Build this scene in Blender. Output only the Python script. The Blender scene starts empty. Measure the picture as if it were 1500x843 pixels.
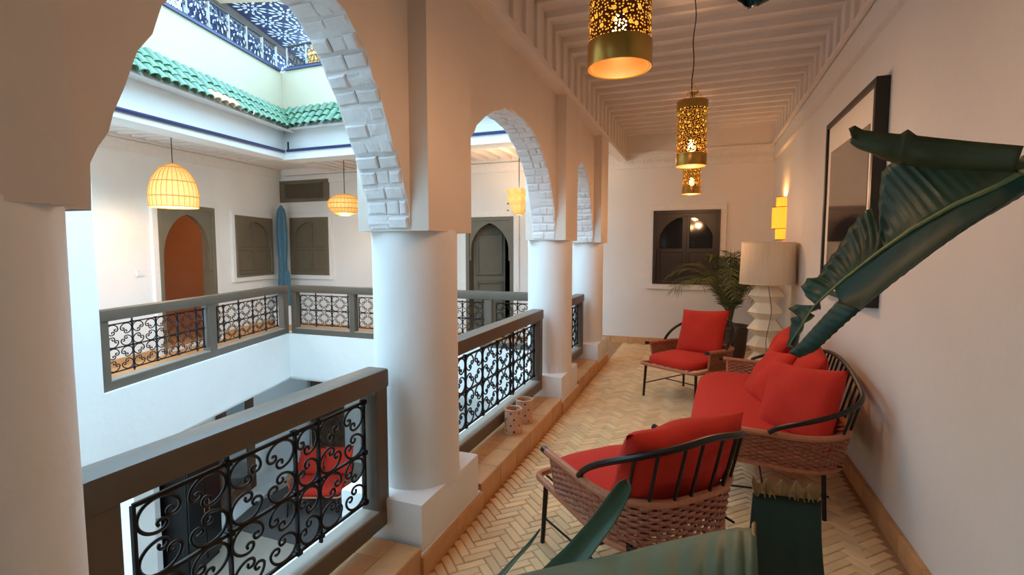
import bpy, bmesh, math, random
from mathutils import Vector, Matrix, Euler
random.seed(7)
SC = bpy.context.scene
COL = SC.collection
PI = math.pi
R = math.radians

# ---------------------------------------------------------------- camera
CAM_H = 1.55
cam_d = bpy.data.cameras.new('camera')
cam_d.sensor_width = 36.0
cam_d.lens = 740.0 / 1500.0 * 36.0
cam_d.clip_start = 0.05
cam_d.clip_end = 200
cam = bpy.data.objects.new('camera', cam_d)
COL.objects.link(cam)
cam.location = (0, 0, CAM_H)
cam.rotation_euler = (R(90 - 4.289), 0, R(20.537))
SC.camera = cam
# the photograph's viewpoint, used to turn picture directions into places
VIEW = Matrix.Translation((0, 0, 1.55)) @ Euler((R(90 - 4.289), 0, R(20.537))).to_matrix().to_4x4()

# ---------------------------------------------------------------- sky, exposure
world = bpy.data.worlds.new('sky')
SC.world = world
world.use_nodes = True
bg = world.node_tree.nodes['Background']
bg.inputs['Color'].default_value = (0.47, 0.755, 1.0, 1)
bg.inputs['Strength'].default_value = 3.8
SC.view_settings.view_transform = 'Standard'
SC.view_settings.look = 'None'
SC.view_settings.gamma = 1.0
SC.view_settings.use_curve_mapping = False
SC.view_settings.exposure = 0.85

# ---------------------------------------------------------------- helpers
def lin(c):
    return tuple(((v/255.0)/12.92 if v/255.0 <= 0.04045 else ((v/255.0+0.055)/1.055)**2.4) for v in c)

def tag(o, label=None, cat=None, group=None, kind=None):
    if label: o['label'] = label
    if cat: o['category'] = cat
    if group: o['group'] = group
    if kind: o['kind'] = kind
    return o

def empty(name, loc=(0, 0, 0), rz=0.0, label=None, cat=None, group=None, kind=None, parent=None):
    o = bpy.data.objects.new(name, None)
    COL.objects.link(o)
    o.empty_display_size = 0.1
    o.location = loc
    o.rotation_euler = (0, 0, rz)
    if parent: o.parent = parent
    return tag(o, label, cat, group, kind)

class MB:
    """collects shapes; build() links them as ONE mesh object"""
    def __init__(self, xf=None):
        self.v = []; self.f = []; self.xf = xf
    def add(self, vs, fs):
        n = len(self.v)
        self.v += [tuple(p) for p in vs]
        self.f += [tuple(i + n for i in f) for f in fs]
        return self
    def box(self, x0, x1, y0, y1, z0, z1):
        vs = [(x0,y0,z0),(x1,y0,z0),(x1,y1,z0),(x0,y1,z0),(x0,y0,z1),(x1,y0,z1),(x1,y1,z1),(x0,y1,z1)]
        return self.add(vs, [(0,3,2,1),(4,5,6,7),(0,1,5,4),(1,2,6,5),(2,3,7,6),(3,0,4,7)])
    def bbox(self, x0, x1, y0, y1, z0, z1, b):
        """box with chamfered edges"""
        bm = bmesh.new()
        bmesh.ops.create_cube(bm, size=1.0)
        for v in bm.verts:
            v.co = Vector(((x0+x1)/2 + v.co.x*(x1-x0), (y0+y1)/2 + v.co.y*(y1-y0), (z0+z1)/2 + v.co.z*(z1-z0)))
        bmesh.ops.bevel(bm, geom=list(bm.edges), offset=b, segments=2, affect='EDGES', profile=0.6)
        return self.frombm(bm)
    def frombm(self, bm, M=None):
        bm.verts.index_update()
        vs = [(M @ v.co if M else v.co.copy()) for v in bm.verts]
        fs = [tuple(v.index for v in f.verts) for f in bm.faces]
        bm.free()
        return self.add(vs, fs)
    def frustum(self, cx, cy, z0, z1, a0, b0, a1, b1):
        vs = [(cx-a0,cy-b0,z0),(cx+a0,cy-b0,z0),(cx+a0,cy+b0,z0),(cx-a0,cy+b0,z0),
              (cx-a1,cy-b1,z1),(cx+a1,cy-b1,z1),(cx+a1,cy+b1,z1),(cx-a1,cy+b1,z1)]
        return self.add(vs, [(0,3,2,1),(4,5,6,7),(0,1,5,4),(1,2,6,5),(2,3,7,6),(3,0,4,7)])
    def lathe(self, prof, n=24, c=(0,0,0), a0=0.0, a1=2*PI, cap=True):
        full = abs(a1-a0-2*PI) < 1e-6
        m = n if full else n+1
        vs = []
        for (r, z) in prof:
            for i in range(m):
                a = a0 + (a1-a0)*i/n
                vs.append((c[0]+r*math.cos(a), c[1]+r*math.sin(a), c[2]+z))
        fs = []
        for j in range(len(prof)-1):
            for i in range(n):
                i2 = (i+1) % m
                fs.append((j*m+i, j*m+i2, (j+1)*m+i2, (j+1)*m+i))
        if cap and full:
            if prof[0][0] > 1e-4: fs.append(tuple(reversed(range(m))))
            if prof[-1][0] > 1e-4: fs.append(tuple(range((len(prof)-1)*m, len(prof)*m)))
        return self.add(vs, fs)
    def tube(self, pts, r, n=6, closed=False, cap=True):
        P = [Vector(p) for p in pts]
        k = len(P)
        if k < 2: return self
        rr = r if isinstance(r, (list, tuple)) else [r]*k
        vs = []
        prev = None
        for i in range(k):
            if closed: t = P[(i+1) % k] - P[(i-1) % k]
            else: t = P[min(i+1, k-1)] - P[max(i-1, 0)]
            if t.length < 1e-9: t = Vector((0, 0, 1))
            t.normalize()
            if prev is None:
                up = Vector((0, 0, 1)) if abs(t.z) < 0.9 else Vector((1, 0, 0))
                a = t.cross(up).normalized()
            else:
                a = (prev - t*prev.dot(t))
                a = a.normalized() if a.length > 1e-6 else t.orthogonal().normalized()
            prev = a
            b = t.cross(a)
            for j in range(n):
                q = 2*PI*j/n
                vs.append(P[i] + (a*math.cos(q) + b*math.sin(q))*rr[i])
        fs = []
        for i in range(k if closed else k-1):
            i2 = (i+1) % k
            for j in range(n):
                j2 = (j+1) % n
                fs.append((i*n+j, i*n+j2, i2*n+j2, i2*n+j))
        if cap and not closed:
            fs.append(tuple(reversed(range(n))))
            fs.append(tuple(range((k-1)*n, k*n)))
        return self.add(vs, fs)
    def prism(self, poly, axis, a, b):
        """extrude a 2-D polygon along axis (0: poly is (y,z); 1: poly is (x,z); 2: poly is (x,y)) from a to b"""
        def P(p, t):
            return (t, p[0], p[1]) if axis == 0 else ((p[0], t, p[1]) if axis == 1 else (p[0], p[1], t))
        n = len(poly)
        vs = [P(p, a) for p in poly] + [P(p, b) for p in poly]
        fs = [tuple(range(n)), tuple(reversed(range(n, 2*n)))]
        for i in range(n):
            j = (i+1) % n
            fs.append((i, j, n+j, n+i))
        return self.add(vs, fs)
    def grid(self, fn, nu, nv):
        vs = [fn(i/nu, j/nv) for j in range(nv+1) for i in range(nu+1)]
        fs = [(j*(nu+1)+i, j*(nu+1)+i+1, (j+1)*(nu+1)+i+1, (j+1)*(nu+1)+i) for j in range(nv) for i in range(nu)]
        return self.add(vs, fs)
    def mesh(self, name, mat=None, smooth=False, angle=None):
        m = bpy.data.meshes.new(name)
        vs = [self.xf(*p) for p in self.v] if self.xf else self.v
        m.from_pydata([tuple(p) for p in vs], [], self.f)
        m.validate()
        bm = bmesh.new(); bm.from_mesh(m)
        bmesh.ops.recalc_face_normals(bm, faces=bm.faces)
        bm.to_mesh(m); bm.free()
        if mat: m.materials.append(mat)
        if smooth:
            for p in m.polygons: p.use_smooth = True
            m.set_sharp_from_angle(angle=R(angle if angle else 40))
        return m
    def build(self, name, mat=None, parent=None, smooth=False, angle=None):
        return link(name, self.mesh(name, mat, smooth, angle), parent)

def link(name, mesh, parent=None, loc=(0,0,0), rot=(0,0,0), scale=(1,1,1)):
    o = bpy.data.objects.new(name, mesh)
    COL.objects.link(o)
    o.location = loc; o.rotation_euler = rot; o.scale = scale
    if parent: o.parent = parent
    return o

def struct(o):
    o['kind'] = 'structure'
    return o

def copy_tree(o, parent=None):
    c = o.copy(); COL.objects.link(c); c.parent = parent
    for ch in list(o.children): copy_tree(ch, c)
    return c

# ---------------------------------------------------------------- materials
def nodes_of(m):
    m.use_nodes = True
    nt = m.node_tree
    return nt, nt.nodes['Principled BSDF']

def mat(name, col, rough=0.6, metal=0.0, var=0.0, vscale=4.0, col2=None, bump=0.0, bscale=30.0, island=0.0,
        emit=None, estr=0.0, spec=0.5, trans=0.0, coat=0.0, sheen=0.0, alpha=1.0, stretch=None, bdist=0.02):
    """procedural principled material: col/col2 in 0-255 sRGB mixed by noise, noise bump, optional per-piece variation"""
    m = bpy.data.materials.new(name)
    nt, p = nodes_of(m)
    L = nt.links
    c1 = lin(col) + (1,)
    p.inputs['Base Color'].default_value = c1
    p.inputs['Roughness'].default_value = rough
    p.inputs['Metallic'].default_value = metal
    p.inputs['Specular IOR Level'].default_value = spec
    p.inputs['Transmission Weight'].default_value = trans
    p.inputs['Coat Weight'].default_value = coat
    p.inputs['Sheen Weight'].default_value = sheen
    tc = nt.nodes.new('ShaderNodeTexCoord')
    vec = tc.outputs['Object']
    if stretch:
        mp = nt.nodes.new('ShaderNodeMapping'); mp.inputs['Scale'].default_value = stretch
        L.new(vec, mp.inputs['Vector']); vec = mp.outputs['Vector']
    colour = None
    if var > 0 or col2:
        nz = nt.nodes.new('ShaderNodeTexNoise'); nz.inputs['Scale'].default_value = vscale; nz.inputs['Detail'].default_value = 5
        L.new(vec, nz.inputs['Vector'])
        rp = nt.nodes.new('ShaderNodeValToRGB')
        rp.color_ramp.elements[0].position = 0.3; rp.color_ramp.elements[1].position = 0.72
        c2 = lin(col2) + (1,) if col2 else tuple(v*(1-var) for v in c1[:3]) + (1,)
        rp.color_ramp.elements[0].color = c2; rp.color_ramp.elements[1].color = c1
        L.new(nz.outputs['Fac'], rp.inputs['Fac'])
        colour = rp.outputs['Color']
        L.new(colour, p.inputs['Base Color'])
    if island > 0:
        g = nt.nodes.new('ShaderNodeNewGeometry')
        oi = nt.nodes.new('ShaderNodeObjectInfo')
        ad = nt.nodes.new('ShaderNodeMath'); ad.operation = 'ADD'
        L.new(g.outputs['Random Per Island'], ad.inputs[0]); L.new(oi.outputs['Random'], ad.inputs[1])
        fr = nt.nodes.new('ShaderNodeMath'); fr.operation = 'FRACT'; L.new(ad.outputs[0], fr.inputs[0])
        mr = nt.nodes.new('ShaderNodeMapRange'); mr.inputs['To Min'].default_value = 1-island; mr.inputs['To Max'].default_value = 1+island*0.6
        L.new(fr.outputs[0], mr.inputs['Value'])
        hs = nt.nodes.new('ShaderNodeHueSaturation')
        L.new(mr.outputs['Result'], hs.inputs['Value'])
        if colour: L.new(colour, hs.inputs['Color'])
        else: hs.inputs['Color'].default_value = c1
        L.new(hs.outputs['Color'], p.inputs['Base Color'])
    if bump > 0:
        nb = nt.nodes.new('ShaderNodeTexNoise'); nb.inputs['Scale'].default_value = bscale; nb.inputs['Detail'].default_value = 6
        L.new(vec, nb.inputs['Vector'])
        bp = nt.nodes.new('ShaderNodeBump'); bp.inputs['Strength'].default_value = bump; bp.inputs['Distance'].default_value = bdist
        L.new(nb.outputs['Fac'], bp.inputs['Height']); L.new(bp.outputs['Normal'], p.inputs['Normal'])
    if emit:
        p.inputs['Emission Color'].default_value = lin(emit) + (1,)
        p.inputs['Emission Strength'].default_value = estr
    return m

M = {}
M['plaster'] = mat('white_plaster', (234,232,228), 0.85, var=0.05, vscale=1.6, bump=0.25, bscale=9)
M['plaster_in'] = mat('gallery_plaster', (230,224,216), 0.8, var=0.06, vscale=1.3, bump=0.18, bscale=7)
M['plaster_arc'] = mat('arcade_plaster', (226,212,198), 0.85, var=0.09, vscale=2.2, bump=0.3, bscale=8)
M['plaster_cream'] = mat('cream_plaster', (192,180,154), 0.85, var=0.04, vscale=1.5, bump=0.15, bscale=9)
M['brick_white'] = mat('whitewashed_brick', (232,228,226), 0.8, var=0.08, vscale=9, bump=0.6, bscale=30, bdist=0.01)
M['ceiling'] = mat('ceiling_paint', (236,226,216), 0.75, var=0.06, vscale=3, bump=0.1, bscale=20)
M['carved'] = mat('carved_plaster', (236,230,222), 0.85, var=0.08, vscale=24, bump=0.9, bscale=55, bdist=0.01)
M['brick'] = mat('clay_floor_brick', (236,198,146), 0.55, var=0.12, vscale=7, bump=0.2, bscale=60, island=0.16, bdist=0.004)
M['grout'] = mat('floor_grout', (178,136,98), 0.9, var=0.2, vscale=20, bump=0.3, bscale=80)
M['tile_clay'] = mat('clay_skirting_tile', (214,160,106), 0.55, var=0.18, vscale=9, bump=0.15, bscale=40, island=0.12, bdist=0.005)
M['rail_wood'] = mat('painted_rail_wood', (98,84,70), 0.45, var=0.14, vscale=5, bump=0.08, bscale=40)
M['sill'] = mat('painted_sill', (150,142,130), 0.45, var=0.08, vscale=8)
M['iron'] = mat('wrought_iron', (22,21,24), 0.45, metal=0.5, bump=0.2, bscale=90, bdist=0.003)
M['shutter'] = mat('olive_shutter_wood', (112,98,78), 0.5, var=0.12, vscale=6, bump=0.1, bscale=30)
M['shutter_dark'] = mat('dark_shutter_wood', (44,32,26), 0.35, var=0.15, vscale=6, bump=0.1, bscale=30)
M['door_wood'] = mat('door_wood', (112,102,82), 0.5, var=0.14, vscale=5, bump=0.12, bscale=30)
M['navy'] = mat('navy_pipe', (30,44,92), 0.4)
M['roof_tile'] = mat('green_glazed_tile', (24,88,52), 0.3, col2=(74,116,82), vscale=16, island=0.25, coat=0.4)
M['roof_clay'] = mat('bare_clay_tile', (205,178,140), 0.8, var=0.25, vscale=12)
M['brass'] = mat('aged_brass', (190,146,70), 0.32, metal=0.9, var=0.25, vscale=10)
M['black_metal'] = mat('black_metal', (20,18,19), 0.38, metal=0.3)
M['wicker'] = mat('brown_wicker', (176,112,84), 0.55, var=0.25, vscale=40, island=0.18)
M['rattan'] = mat('rattan_wrap', (186,116,80), 0.5, var=0.2, vscale=60, bump=0.6, bscale=150, bdist=0.004, stretch=(1,1,1))
M['red'] = mat('red_fabric', (194,38,14), 0.9, var=0.08, vscale=30, bump=0.25, bscale=220, bdist=0.002)
M['cotton'] = mat('ivory_cord_shade', (226,208,178), 0.85, var=0.1, vscale=60, bump=0.5, bscale=120, stretch=(1,1,0.03), bdist=0.006)
M['paper'] = mat('paper_lantern', (240,228,200), 0.8, var=0.05, vscale=12)
M['terracotta'] = mat('terracotta', (222,174,142), 0.8, var=0.15, vscale=14, bump=0.2, bscale=60)
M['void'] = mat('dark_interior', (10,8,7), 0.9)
M['switch'] = mat('switch_plastic', (226,226,226), 0.4)

# ================================================================ THE SETTING
XW = 1.0                 # right wall
YB = 8.5                 # far wall
XF, XBK = -1.30, -1.53   # faces of the arcade wall
COLX = -1.42
PIER = [-2.05, 0.51, 2.33, 4.88, 6.66]
CAPH = 0.235             # half length of a capital
SPRING = 1.64
RIM = 3.03
CEIL = 3.40

# the left side of the courtyard runs at an angle: local frame (s along, o outwards, z)
A0 = (-5.133, 2.966)
AD = (-0.28942, 0.95720)
AN = (-0.95720, -0.28942)
AL = 3.47
def xfA(s, o, z):
    return (A0[0]+AD[0]*s+AN[0]*o, A0[1]+AD[1]*s+AN[1]*o, z)
def xfAu(s, o, z):       # upper storey, slightly out of level
    return xfA(s, o, z - 0.05*(AL-s))
ARZ = math.atan2(AD[1], AD[0])

# ---- floor: clay bricks in herringbone on a bed of grout
floor = struct(MB().box(-1.78, XW+0.05, -2.4, YB+0.05, -0.40, -0.006).build('floor', M['grout']))
def brick_mesh(l, w, h, name, m, c=0.004):
    b = MB()
    b.frustum(0, 0, -h, -c, l/2, w/2, l/2, w/2)
    b.v = []; b.f = []
    a, q = l/2, w/2
    vs = [(-a,-q,-h),(a,-q,-h),(a,q,-h),(-a,q,-h),(-a,-q,-c),(a,-q,-c),(a,q,-c),(-a,q,-c),
          (-a+c,-q+c,0),(a-c,-q+c,0),(a-c,q-c,0),(-a+c,q-c,0)]
    fs = []
    for k in (0, 4):
        for i in range(4):
            j = (i+1) % 4
            fs.append((k+i, k+j, k+4+j, k+4+i))
    fs.append((8,9,10,11))
    b.add(vs, fs)
    return b
BW, BL = 0.050, 0.150
GAP = 0.0035
herr = []
ca, sa = math.cos(R(45)), math.sin(R(45))
n3 = 3
for i in range(-160, 161):
    for j in range(-160, 161):
        c = (i - j) % (2*n3)
        if c == 0: cx, cy, rot = i + n3/2, j + 0.5, 0.0
        elif c == 2*n3-1: cx, cy, rot = i + 0.5, j + n3/2, PI/2
        else: continue
        px, py = cx*BW, cy*BW
        x, y = px*ca - py*sa, px*sa + py*ca + 4.0
        if -1.165 < x < 0.93 and 1.0 < y < YB-0.06:
            herr.append((x, y, rot + PI/4))
def screen(x, y, z):
    v = VIEW.inverted() @ Vector((x, y, z))
    return (750 + 740*v.x/-v.z, 421.5 - 740*v.y/-v.z, -v.z)
def vis_rank(b):
    u, v, d = screen(b[0], b[1], 0)
    hid = u < 560 or u > 1330 or v > 840 or (u > 790 and v > 690) or (u > 1000 and v > 530) or (u > 800 and v > 740)
    return d + (100 if hid else 0)
herr.sort(key=vis_rank)
bm_floor = brick_mesh(BL-GAP, BW-GAP, 0.02, 'brick', None).mesh('floor_brick', M['brick'])
for (x, y, r) in herr[:300]:
    link('brick', bm_floor, floor, (x, y, random.uniform(-0.0015, 0.002)), (random.uniform(-.006,.006), random.uniform(-.006,.006), r))
rest = MB()
tmpl = brick_mesh(BL-GAP, BW-GAP, 0.02, 'b', None)
for (x, y, r) in herr[300:]:
    c, s = math.cos(r), math.sin(r); dz = random.uniform(-0.0015, 0.002)
    rest.add([(x+p[0]*c-p[1]*s, y+p[0]*s+p[1]*c, p[2]+dz) for p in tmpl.v], tmpl.f)
ro = rest.build('brick_field', M['brick'], floor); ro['kind'] = 'stuff'

# ---- right wall, far wall
wall_right = struct(MB().box(XW, XW+0.2, -2.4, YB+0.2, -0.4, 3.5).build('wall_right', M['plaster_in']))
DX0, DX1, DZ1 = -4.08, -3.14, 2.14      # doorway in the far wall
w = MB()
w.box(-9.2, DX0, YB, YB+0.2, -3.0, 3.5)
w.box(DX1, XW, YB, YB+0.2, -3.0, 3.5)
w.box(DX0, DX1, YB, YB+0.2, DZ1, 3.5)
w.box(DX0, DX1, YB, YB+0.2, -3.0, 0.0)
wall_back = struct(w.build('wall_back', M['plaster_in']))
wall_front = struct(MB().box(-3.75, XW+0.2, -2.5, -2.3, -3.0, 3.5).build('wall_front', M['plaster']))  # unseen near wall, lowered to let in more sky light
# clay tile skirting
def skirting(name, pts_fn, length, step=0.30, h=0.105):
    root = struct(empty(name))
    t = 0.0
    while t < length-0.02:
        e = min(t+step, length)
        pts_fn(t+0.0015, e-0.0015, h).build('tile', M['tile_clay'], root)
        t = e
    return root
skirting('baseboard_right', lambda a, b, h: MB().bbox(XW-0.028, XW+0.01, 1.2+a, 1.2+b, -0.01, h, 0.004), YB-1.2)
skirting('baseboard_back', lambda a, b, h: MB().bbox(-2.6+a, -2.6+b, YB-0.025, YB+0.01, -0.01, h, 0.004), 2.6+XW)

# ---- ceiling: boarded bay with beams and slatted sides
ceiling = struct(MB().box(XBK, XW+0.1, -2.4, YB+0.1, CEIL, CEIL+0.15).build('ceiling', M['ceiling']))
beam_m = MB().bbox(-1.2, 0.96, -0.024, 0.024, -0.05, 0.01, 0.005).mesh('beam', M['ceiling'])
slat_m = MB().bbox(-0.005, 0.028, -0.024, 0.024, RIM, CEIL-0.02, 0.004).mesh('slat', M['ceiling'])
y = -0.9
yy = []
while y < YB-0.15:
    yy.append(y); y += 0.255
for y in yy:
    link('beam', beam_m, ceiling, (0, y, CEIL))
    link('side_slat', slat_m, ceiling, (-1.2, y, 0))
    link('side_slat', slat_m, ceiling, (0.96, y, 0.07), (0, 0, PI))
MB().box(-1.30, -1.2, -2.3, YB, RIM-0.03, CEIL+0.02).build('side_board', M['ceiling'], ceiling)
MB().box(-1.31, -1.18, -2.3, YB, RIM-0.05, RIM+0.0).build('rim_moulding', M['ceiling'], ceiling)
MB().box(0.96, XW+0.01, -2.3, YB, RIM+0.05, CEIL+0.02).build('side_board', M['ceiling'], ceiling)
MB().box(0.93, XW+0.01, -2.3, YB, RIM+0.05, RIM+0.085).build('rim_moulding', M['ceiling'], ceiling)
MB().box(-1.2, 0.97, YB-0.06, YB+0.01, RIM+0.06, CEIL+0.02).build('end_board', M['ceiling'], ceiling)
MB().box(-1.2, 0.97, YB-0.09, YB+0.01, RIM+0.04, RIM+0.08).build('rim_moulding', M['ceiling'], ceiling)
# carved plaster bands under the ceiling
tr = struct(MB().box(0.965, XW+0.01, -2.3, YB, 2.90, RIM+0.05).build('trim_1', M['carved']))
MB().box(0.955, XW+0.005, -2.3, YB, 2.885, 2.905).build('fillet', M['carved'], tr)
tr2 = struct(MB().box(-1.85, 0.965, YB-0.028, YB+0.01, 2.86, RIM+0.04).build('trim_2', M['carved']))
ros = MB()
ros.lathe([(0.052,0),(0.052,0.012),(0.036,0.014),(0.034,0.006),(0.016,0.006),(0.012,0.016)], 10)
ros_m = ros.mesh('rosette', M['carved'], True)
pan_m = MB().bbox(-0.07, 0.07, -0.03, 0.03, 0, 0.012, 0.005).mesh('relief_panel', M['carved'])
k = 0; x = -1.75
while x < 0.93:
    link('carved_rosette' if k % 2 == 0 else 'relief_panel', ros_m if k % 2 == 0 else pan_m, tr2, (x, YB-0.027, 2.955), (PI/2, 0, 0))
    x += 0.155; k += 1
# ---- the arcade
NARROW = [(0.0,2.535),(0.09,2.525),(0.18,2.49),(0.27,2.435),(0.36,2.33),(0.45,2.20),(0.53,2.05),(0.60,1.90),(0.645,1.78),(0.668,1.64)]
def arch_z(w, W):
    """height of the arch at distance w from its middle, half width W"""
    if W > 0.85:
        q = max(0.0, 1-(w/W)**2.15)
        return SPRING + 0.91*q**0.5
    t = w/W*0.668
    for (a, za), (b, zb) in zip(NARROW, NARROW[1:]):
        if t <= b: return za + (zb-za)*(t-a)/(b-a)
    return SPRING
def arch_pts(y0, y1, n=44, jit=0.014):
    c, W = (y0+y1)/2, (y1-y0)/2
    out = []
    for i in range(n+1):
        a = PI*i/n
        yy = -math.cos(a)*W
        z = arch_z(min(abs(yy), W), W)
        j = random.uniform(-jit, jit) if 0 < i < n else 0
        out.append((max(c+yy*(1+j/W), (out[-1][0] if out else y0)+0.0015), z + random.uniform(-jit, jit)))
    out = [(min(p[0], y1-0.0015*(n-i)), p[1]) for i, p in enumerate(out)]
    out[0] = (y0, SPRING); out[-1] = (y1, SPRING)
    return out
TOP = 3.46
wb = MB(); sb = MB()
spans = []
for a, b in zip(PIER, PIER[1:]):
    y0, y1 = a+CAPH, b-CAPH
    spans.append((y0, y1))
    pf, pb = arch_pts(y0, y1), arch_pts(y0, y1)
    for i in range(len(pf)-1):
        (ya, za), (yb, zb) = pf[i], pf[i+1]
        (yc, zc), (yd, zd) = pb[i], pb[i+1]
        wb.add([(XF,ya,za),(XF,yb,zb),(XF,yb,TOP),(XF,ya,TOP)], [(0,1,2,3)])
        wb.add([(XBK,yc,zc),(XBK,yd,zd),(XBK,yd,TOP),(XBK,yc,TOP)], [(0,1,2,3)])
        sb.add([(XF,ya,za),(XF,yb,zb),(XBK,yd,zd),(XBK,yc,zc)], [(0,1,2,3)])
for p in PIER:
    e = 0.155 if p == PIER[1] else CAPH
    wb.box(XBK-0.07, -1.202, p-CAPH, p+e, SPRING, TOP)
    wb.box(XBK+0.002, XF-0.002, p+0.1, p+CAPH, SPRING+0.002, TOP)
    wb.add([(XF,p+0.1,SPRING),(XF,p+CAPH,SPRING),(XF,p+CAPH,TOP),(XF,p+0.1,TOP)], [(0,1,2,3)])
wall_arcade = struct(wb.build('wall_arcade', M['plaster_arc']))
sb.build('mortar_bed', M['brick_white'], wall_arcade)
# whitewashed bricks of the arch soffits (each proud of the joints)
for si, (y0, y1) in enumerate(spans[:4]):
    c, W = (y0+y1)/2, (y1-y0)/2
    P = []
    for i in range(401):
        yv = -W*math.cos(PI*i/400)
        P.append((c+yv, arch_z(min(abs(yv), W), W)))
    acc = [0.0]
    for i in range(400): acc.append(acc[-1] + math.hypot(P[i+1][0]-P[i][0], P[i+1][1]-P[i][1]))
    step = 0.072 if W < 0.8 else 0.078
    n = int(acc[-1]/step)
    k = 0
    for q in range(n):
        t0 = (q+0.5)*acc[-1]/n
        while k < 399 and acc[k+1] < t0: k += 1
        (ya, za), (yb, zb) = P[k], P[k+1]
        ty, tz = yb-ya, zb-za
        L_ = math.hypot(ty, tz) or 1; ty /= L_; tz /= L_
        ny, nz = tz, -ty          # towards the opening
        # keep only the side that faces the camera side of the photograph plus the crown
        frac = q/n
        if si in (0,) or (frac < 0.30): continue
        off = random.uniform(0, 0.04)
        cuts = [XBK+0.004, XBK+0.075+off, XBK+0.15+off*0.8, XF-0.004] if q % 2 else [XBK+0.004, XBK+0.115+random.uniform(-.012,.012), XF-0.004]
        for xa, xb in zip(cuts, cuts[1:]):
            hl = acc[-1]/n*0.5 - random.uniform(0.006, 0.011)
            pr = random.uniform(0.004, 0.014)
            bm_ = MB()
            cy, cz = ya+ty*(t0-acc[k]), za+tz*(t0-acc[k])
            xa2, xb2 = xa+random.uniform(.001,.006), xb-random.uniform(.001,.006)
            vs = []
            for (d, ins) in ((-0.02, 0.0), (pr*0.55, 0.0), (pr, 0.007)):
                for (xx, tt) in ((xa2+ins, -hl+ins), (xb2-ins, -hl+ins), (xb2-ins, hl-ins), (xa2+ins, hl-ins)):
                    tt2 = tt + random.uniform(-.003,.003)
                    vs.append((xx, cy+ty*tt2+ny*d, cz+tz*tt2+nz*d))
            fs = []
            for kk in (0, 4):
                for i in range(4):
                    j = (i+1) % 4
                    fs.append((kk+i, kk+j, kk+4+j, kk+4+i))
            fs.append((8,9,10,11))
            bm_.add(vs, fs).build('brick', M['brick_white'], wall_arcade)

# ---- columns on tiled plinths
COL_LABEL = {1: 'thick round white plaster column nearest the short first railing bay, carrying the tall narrow arch',
             2: 'round white column beside the two perforated clay pots',
             3: 'slender round white column at the courtyard corner, next to the far wall',
             0: 'warm-shaded plaster column with jagged capital at the start of the short railing',
             -1: 'round plaster column at the front end of the arcade'}
for i, p in enumerate(PIER):
    idx = i-1+0
    r = 0.222 if i < 4 else 0.205
    t = empty('column', (COLX, p, 0), 0, None, 'column')
    t['label'] = [COL_LABEL[-1], COL_LABEL[0], COL_LABEL[1], COL_LABEL[2], COL_LABEL[3]][i]
    prof = [(r+0.006,0.335),(r+0.004,0.36),(r+0.001,0.42),(r,0.8),(r-0.002,1.3),(r,SPRING+0.01)]
    MB().lathe(prof, 40).build('shaft', M['plaster'], t, True)
    MB().bbox(-0.255, 0.215, -0.325, 0.325, 0.10, 0.345, 0.014).build('plinth', M['plaster'], t, True, 30)
    MB().bbox(-0.255, 0.222, -0.345, 0.345, 0.0, 0.112, 0.004).build('ledge', M['plaster'], t)
    sk = 0.105
    MB().bbox(0.215, 0.236, -0.352, -0.001, -0.005, sk, 0.003).build('skirting_tile', M['tile_clay'], t)
    MB().bbox(0.215, 0.236, 0.001, 0.352, -0.005, sk, 0.003).build('skirting_tile', M['tile_clay'], t)
    MB().bbox(-0.02, 0.214, -0.364, -0.343, -0.005, sk, 0.003).build('skirting_tile', M['tile_clay'], t)
    MB().bbox(-0.02, 0.214, 0.343, 0.364, -0.005, sk, 0.003).build('skirting_tile', M['tile_clay'], t)

# ---- brick steps under the railings
for bi, (a, b) in enumerate(zip(PIER, PIER[1:])):
    y0, y1 = a+0.345, b-0.345
    st = struct(empty('step'))
    MB().box(-1.60, -1.215, y0, y1, -0.02, 0.143).build('step_core', M['grout'], st)
    # riser tiles
    n = max(2, round((y1-y0)/0.30)); dl = (y1-y0)/n
    for k in range(n):
        MB().bbox(-1.217, -1.198, y0+k*dl+.0015, y0+(k+1)*dl-.0015, -0.01, 0.148, 0.003).build('riser_tile', M['tile_clay'], st)
    # top bricks, three courses running along the step
    xs = [-1.60, -1.47, -1.335, -1.2]
    for r_, (xa, xb) in enumerate(zip(xs, xs[1:])):
        n = max(2, round((y1-y0)/0.26)); dl = (y1-y0)/n
        sh = 0 if r_ % 2 == 0 else dl/2
        pos = [y0] + [y0+sh+k*dl for k in range(1 if sh == 0 else 0, n)] + [y1]
        for c0, c1 in zip(pos, pos[1:]):
            if c1-c0 < 0.03: continue
            MB().bbox(xa+.0015, xb-.0015, c0+.0015, c1-.0015, 0.13, 0.15+random.uniform(-.001,.0015), 0.003).build('brick', M['tile_clay'], st)

# ---- courtyard, left side (angled) : parapet face, upper wall, solid wall towards the front
FZ = -0.485
struct(MB(xfA).box(0.0, AL+0.0, 0.0, 0.22, FZ, 0.215).build('wall_courtyard_left_fascia', M['plaster']))
b = MB(xfA); b.box(-5.6, 0.0, 0.0, 0.22, -3.0, 4.4)
struct(b.build('wall_courtyard_left', M['plaster']))
wu = struct(MB(xfAu).box(-0.0, AL+0.02, 0.0, 0.25, 2.98, 3.52).build('wall_upper_left', M['plaster']))
MB(xfAu).box(-0.0, AL+0.02, 0.0, 0.25, 3.52, 4.26).build('cream_coat', M['plaster_cream'], wu)
struct(MB(xfAu).box(-0.0, AL-0.07, -0.04, 0.26, 2.95, 3.05).build('trim_3', M['plaster']))
struct(MB(xfA).box(-0.2, AL+2.9, 0.1, 1.62, FZ, -0.004).build('floor_left', M['tile_clay']))
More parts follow.
